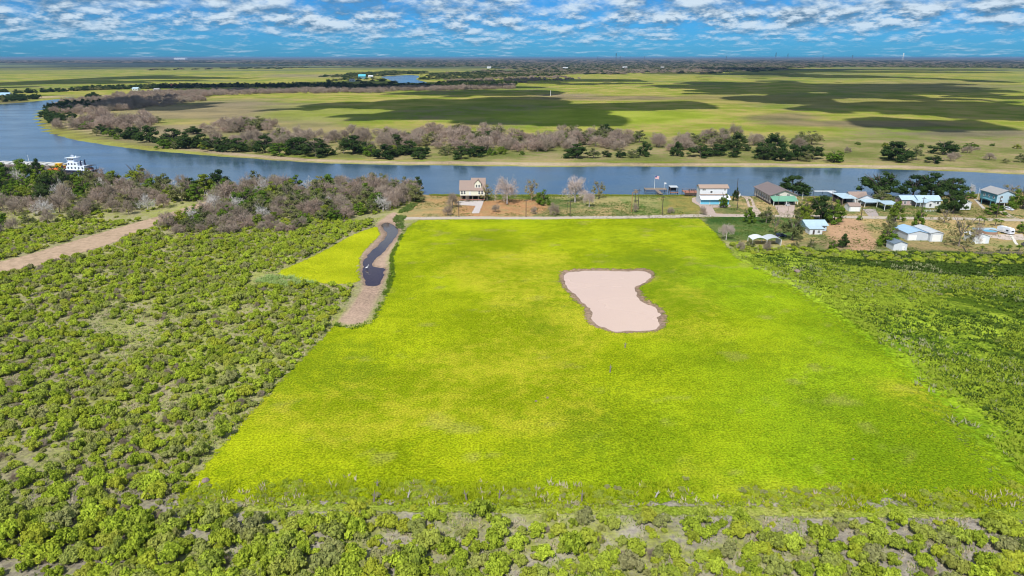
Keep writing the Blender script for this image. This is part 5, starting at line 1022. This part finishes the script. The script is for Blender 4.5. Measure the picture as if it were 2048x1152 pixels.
bits('leaning_trunk', 1936, 507, lambda e: MB().tube([(0, 0, -.3), (-1.6, .6, 2.0), (-3.2, 1.0, 3.6)], [.34, .24, .12], 7).obj('trunk', M_DARKBARK, e) and MB().tube([(-1.6, .6, 2.0), (-1.0, .8, 3.2)], [.14, .05], 5).obj('branch', M_DARKBARK, e), 'dark leaning dead trunk at the end of the wooden fence', 'trunk')
def stone(r):
    def f(e):
        q = random.Random(int(r * 1000)); V, Fc = [], []
        for a, z in ((.55, -.1), (1, .25), (.85, .6), (.35, .85)): V += [(a * r * math.cos(j * .785) * q.uniform(.8, 1.15), a * r * math.sin(j * .785) * q.uniform(.8, 1.15), z * r * q.uniform(.9, 1.1)) for j in range(8)]
        Fc = [(i * 8 + j, i * 8 + (j + 1) % 8, i * 8 + 8 + (j + 1) % 8, i * 8 + 8 + j) for i in range(3) for j in range(8)] + [tuple(range(24, 32))]; MB().add(V, Fc).obj('boulder', mat('brown_stone', (.26, .19, .16), .9, .3, 3), e)
    return f
bits('boulder', 411, 962, stone(.75), 'dark brown boulder near the bottom corner of the field', 'boulder'); bits('boulder', 1706, 920, stone(.3), 'tiny pale stone in the green part of the field', 'stone'); bits('boulder', 1594, 545, stone(1.3), 'reddish brown mound in the weeds by the field corner', 'boulder')
bits('boulder', 1095, 796, stone(.4), 'clod of dry soil in the middle of the field', 'stone'); bits('boulder', 1072, 803, stone(.35), 'second smaller clod beside the dry soil clod', 'stone')
def heron(e):
    MB().tube([(-.1, 0, .0), (-.05, 0, .45)], .03, 5).obj('leg', BLACK, e); MB().tube([(.05, 0, .0), (.02, 0, .45)], .03, 5).obj('leg', BLACK, e)
    MB().tube([(-.45, 0, .45), (-.15, 0, .6), (.15, 0, .72), (.3, 0, .8), (.34, 0, 1.05), (.3, 0, 1.25), (.42, 0, 1.32), (.7, 0, 1.28)], [.03, .17, .17, .09, .05, .05, .065, .01], 8).obj('body', TRIM, e, True)
o = bits('egret', 734, 537, heron, 'white egret standing in the shallow creek', 'bird'); o.location.z = -.5; o.scale = (1.5,) * 3
bits('mailbox', 1420, 437, lambda e: (MB().box(-.06, .06, -.06, .06, -.2, 1.1).obj('post', WOOD, e), MB().box(-.16, .16, -.3, .3, 1.1, 1.45).obj('box', TRIM, e)), 'white mailbox at the corner of the mown field', 'mailbox')
bits('mailbox', 1692 + 30, 441, lambda e: (MB().box(-.06, .06, -.06, .06, -.2, 1.1).obj('post', WOOD, e), MB().box(-.16, .16, -.3, .3, 1.1, 1.45).obj('box', WHITE, e)), 'white mailbox beside the spiky palm', 'mailbox')
# satellite dish by the leaning pole
def dish(e):
    MB().tube([(0, 0, -.2), (0, 0, 2.0)], .08, 6).obj('mast', GREYM, e); m = MB(); k = 14; V = [(0, .15, 2.6)] + [(1.25 * math.cos(6.2832 * j / k), -.25, 2.6 + 1.25 * math.sin(6.2832 * j / k)) for j in range(k)]; V += [(a, b + .08, c) for a, b, c in V]
    m.add(V, [(0, 1 + j, 1 + (j + 1) % k) for j in range(k)] + [(k + 1, k + 2 + (j + 1) % k, k + 2 + j) for j in range(k)]); m.obj('dish', WHITE, e)
bits('satellite_dish', 1476, 398, dish, 'white satellite dish beside the tall dark pole', 'dish', R(-20))

# ---------------------------------------------------------------- towboat, work boat and barge on the river
def hull(L, Wd, z0, z1, bow=.15, ax=None):
    """barge shaped hull along x with raked ends"""
    m = MB(); w = Wd / 2; pr = [(-L / 2 + L * bow * .5, z0), (L / 2 - L * bow, z0), (L / 2, z1), (-L / 2, z1)]; return m.prism(pr, -w, w)
NAVY = mat('navy_hull', (.02, .025, .06), .5, .2); YEL = mat('yellow_paint', (.78, .48, .03), .45, .15); ORG = mat('orange_paint', (.70, .20, .04), .5, .2); BOATW = mat('boat_white', (.72, .78, .88), .45, .08)
RZ = R(-9)
x, y = g(160, 341); e = empty('towboat', (x, y, -1.2), 'white towboat with tall pilothouse and dark stern behind the thicket', 'boat', rz=RZ)
hull(25, 9, -1.0, 2.0).obj('hull', NAVY, e); MB().box(-11.8, 11.8, -4.3, 4.3, 2.0, 2.12).obj('deck', BOATW, e)
MB().box(-8, 7, -3.4, 3.4, 2.12, 5.0).obj('lower_cabin', BOATW, e); MB().box(-7.2, 1.5, -3.0, 3.0, 5.0, 7.6).obj('upper_cabin', BOATW, e); MB().box(-6.6, -1.6, -2.5, 2.5, 7.6, 8.9).obj('pilothouse_base', BOATW, e)
p = MB().box(-6.9, -1.2, -2.8, 2.8, 8.9, 10.6).obj('pilothouse', BOATW, e); MB().box(-7.9, -.3, -3.7, 3.7, 10.6, 10.85).obj('pilothouse_roof', BOATW, e)
for k in range(4): MB().box(-6.4 + k * 1.35, -5.4 + k * 1.35, -2.86, -2.80, 9.4, 10.3).obj('pane', GLASS, p)
for k in range(5): MB().box(-6.9 + k * 2.9, -5.8 + k * 2.9, -3.46, -3.40, 2.9, 4.2).obj('window', GLASS, e)
for k in range(3): MB().box(-6.4 + k * 2.6, -5.2 + k * 2.6, -3.06, -3.0, 5.8, 6.9).obj('window', GLASS, e)
for s in (-1, 1): MB().tube([(3.5, s * 2, 5.0), (3.5, s * 2, 8.4), (4.2, s * 2, 8.9)], [.55, .5, .45], 10).obj('funnel', NAVY, e)
for s in (-1, 1): MB().box(-12.6, -11.6, s * 2.6 - .5, s * 2.6 + .5, .5, 4.8).obj('push_knee', NAVY, e)
MB().tube([(-4, 0, 10.85), (-4, 0, 13.3)], [.12, .07], 6).obj('mast', BOATW, e); MB().box(-5.2, -2.8, -.15, .15, 12.1, 12.3).obj('radar_bar', BOATW, e); MB().tube([(-2.4, 1.4, 10.85), (-2.4, 1.4, 11.9)], [.45, .35], 10).obj('antenna_dome', BOATW, e)
MB().box(7.2, 11.4, -3.6, 3.6, 5.1, 5.25).obj('stern_canopy', DARK, e)
for a in (7.4, 11.2):
    for s in (-1, 1): MB().box(a - .1, a + .1, s * 3.4 - .1, s * 3.4 + .1, 2.12, 5.1).obj('canopy_post', NAVY, e)
MB().box(8, 10.5, -1.5, 1.5, 2.12, 3.6).obj('winch', mat('rusty_steel', (.30, .13, .08), .8, .3, 2), e)
for z in (5.6, 6.1): MB().box(1.6, 7, -3.44, -3.38, z - .5, z - .44).obj('rail', BOATW, e)
for k in range(8): MB().tube([(-11 + k * 3, -4.5, .9), (-11 + k * 3, -4.72, .9)], .5, 10).obj('fender', BLACK, e)
x, y = g(119, 339); e = empty('work_boat', (x, y, -1.2), 'yellow and orange deck boat moored between barge and towboat', 'boat', rz=RZ)
hull(15, 7, -.6, 1.7).obj('hull', ORG, e); MB().box(-7, 7, -3.3, 3.3, 1.7, 1.85).obj('deck', ORG, e); MB().box(-3.5, 4, -2.2, 2.2, 1.85, 3.7).obj('cabin', ORG, e); MB().box(-4, 4.6, -2.7, 2.7, 3.7, 4.1).obj('cabin_roof', YEL, e); MB().box(-1.5, 2, -1.4, 1.4, 4.1, 5.6).obj('wheelhouse', YEL, e); MB().box(-2, 2.5, -1.8, 1.8, 5.6, 5.8).obj('wheelhouse_roof', YEL, e)
for k in range(3): MB().box(-3 + k * 2.3, -1.9 + k * 2.3, -2.26, -2.2, 2.4, 3.3).obj('window', GLASS, e)
MB().tube([(3.4, 0, 4.1), (3.4, 0, 7)], [.1, .06], 6).obj('mast', BLACK, e); MB().box(5.4, 6.8, -2, 2, 1.85, 2.9).obj('deck_box', mat('rusty_steel2', (.28, .13, .09), .8, .3, 2), e)
x, y = g(58, 332); e = empty('barge', (x, y, -1.2), 'long flat grey barge lying along the near bank', 'barge', rz=RZ)
hull(64, 13, -.8, 3.0, .08).obj('hull', mat('barge_side', (.20, .16, .14), .7, .3, .5), e); MB().box(-31.5, 31.5, -6.3, 6.3, 3.0, 3.15).obj('deck', mat('barge_deck', (.42, .40, .37), .8, .25, .4), e)
for k in range(7): MB().box(-27 + k * 8, -21 + k * 8, -4.6, 4.6, 3.15, 4.0).obj('hatch_cover', mat('barge_cover', (.56, .56, .54), .7, .2, .5), e)
for a in (-30, 30): 
    for s in (-1, 1): MB().tube([(a, s * 5.4, 3.15), (a, s * 5.4, 3.9)], .25, 8).obj('bollard', NAVY, e)
MB().tube([(-4, 5, 4), (-4, 5, 9)], [.12, .08], 6).obj('mast', TRIM, e)
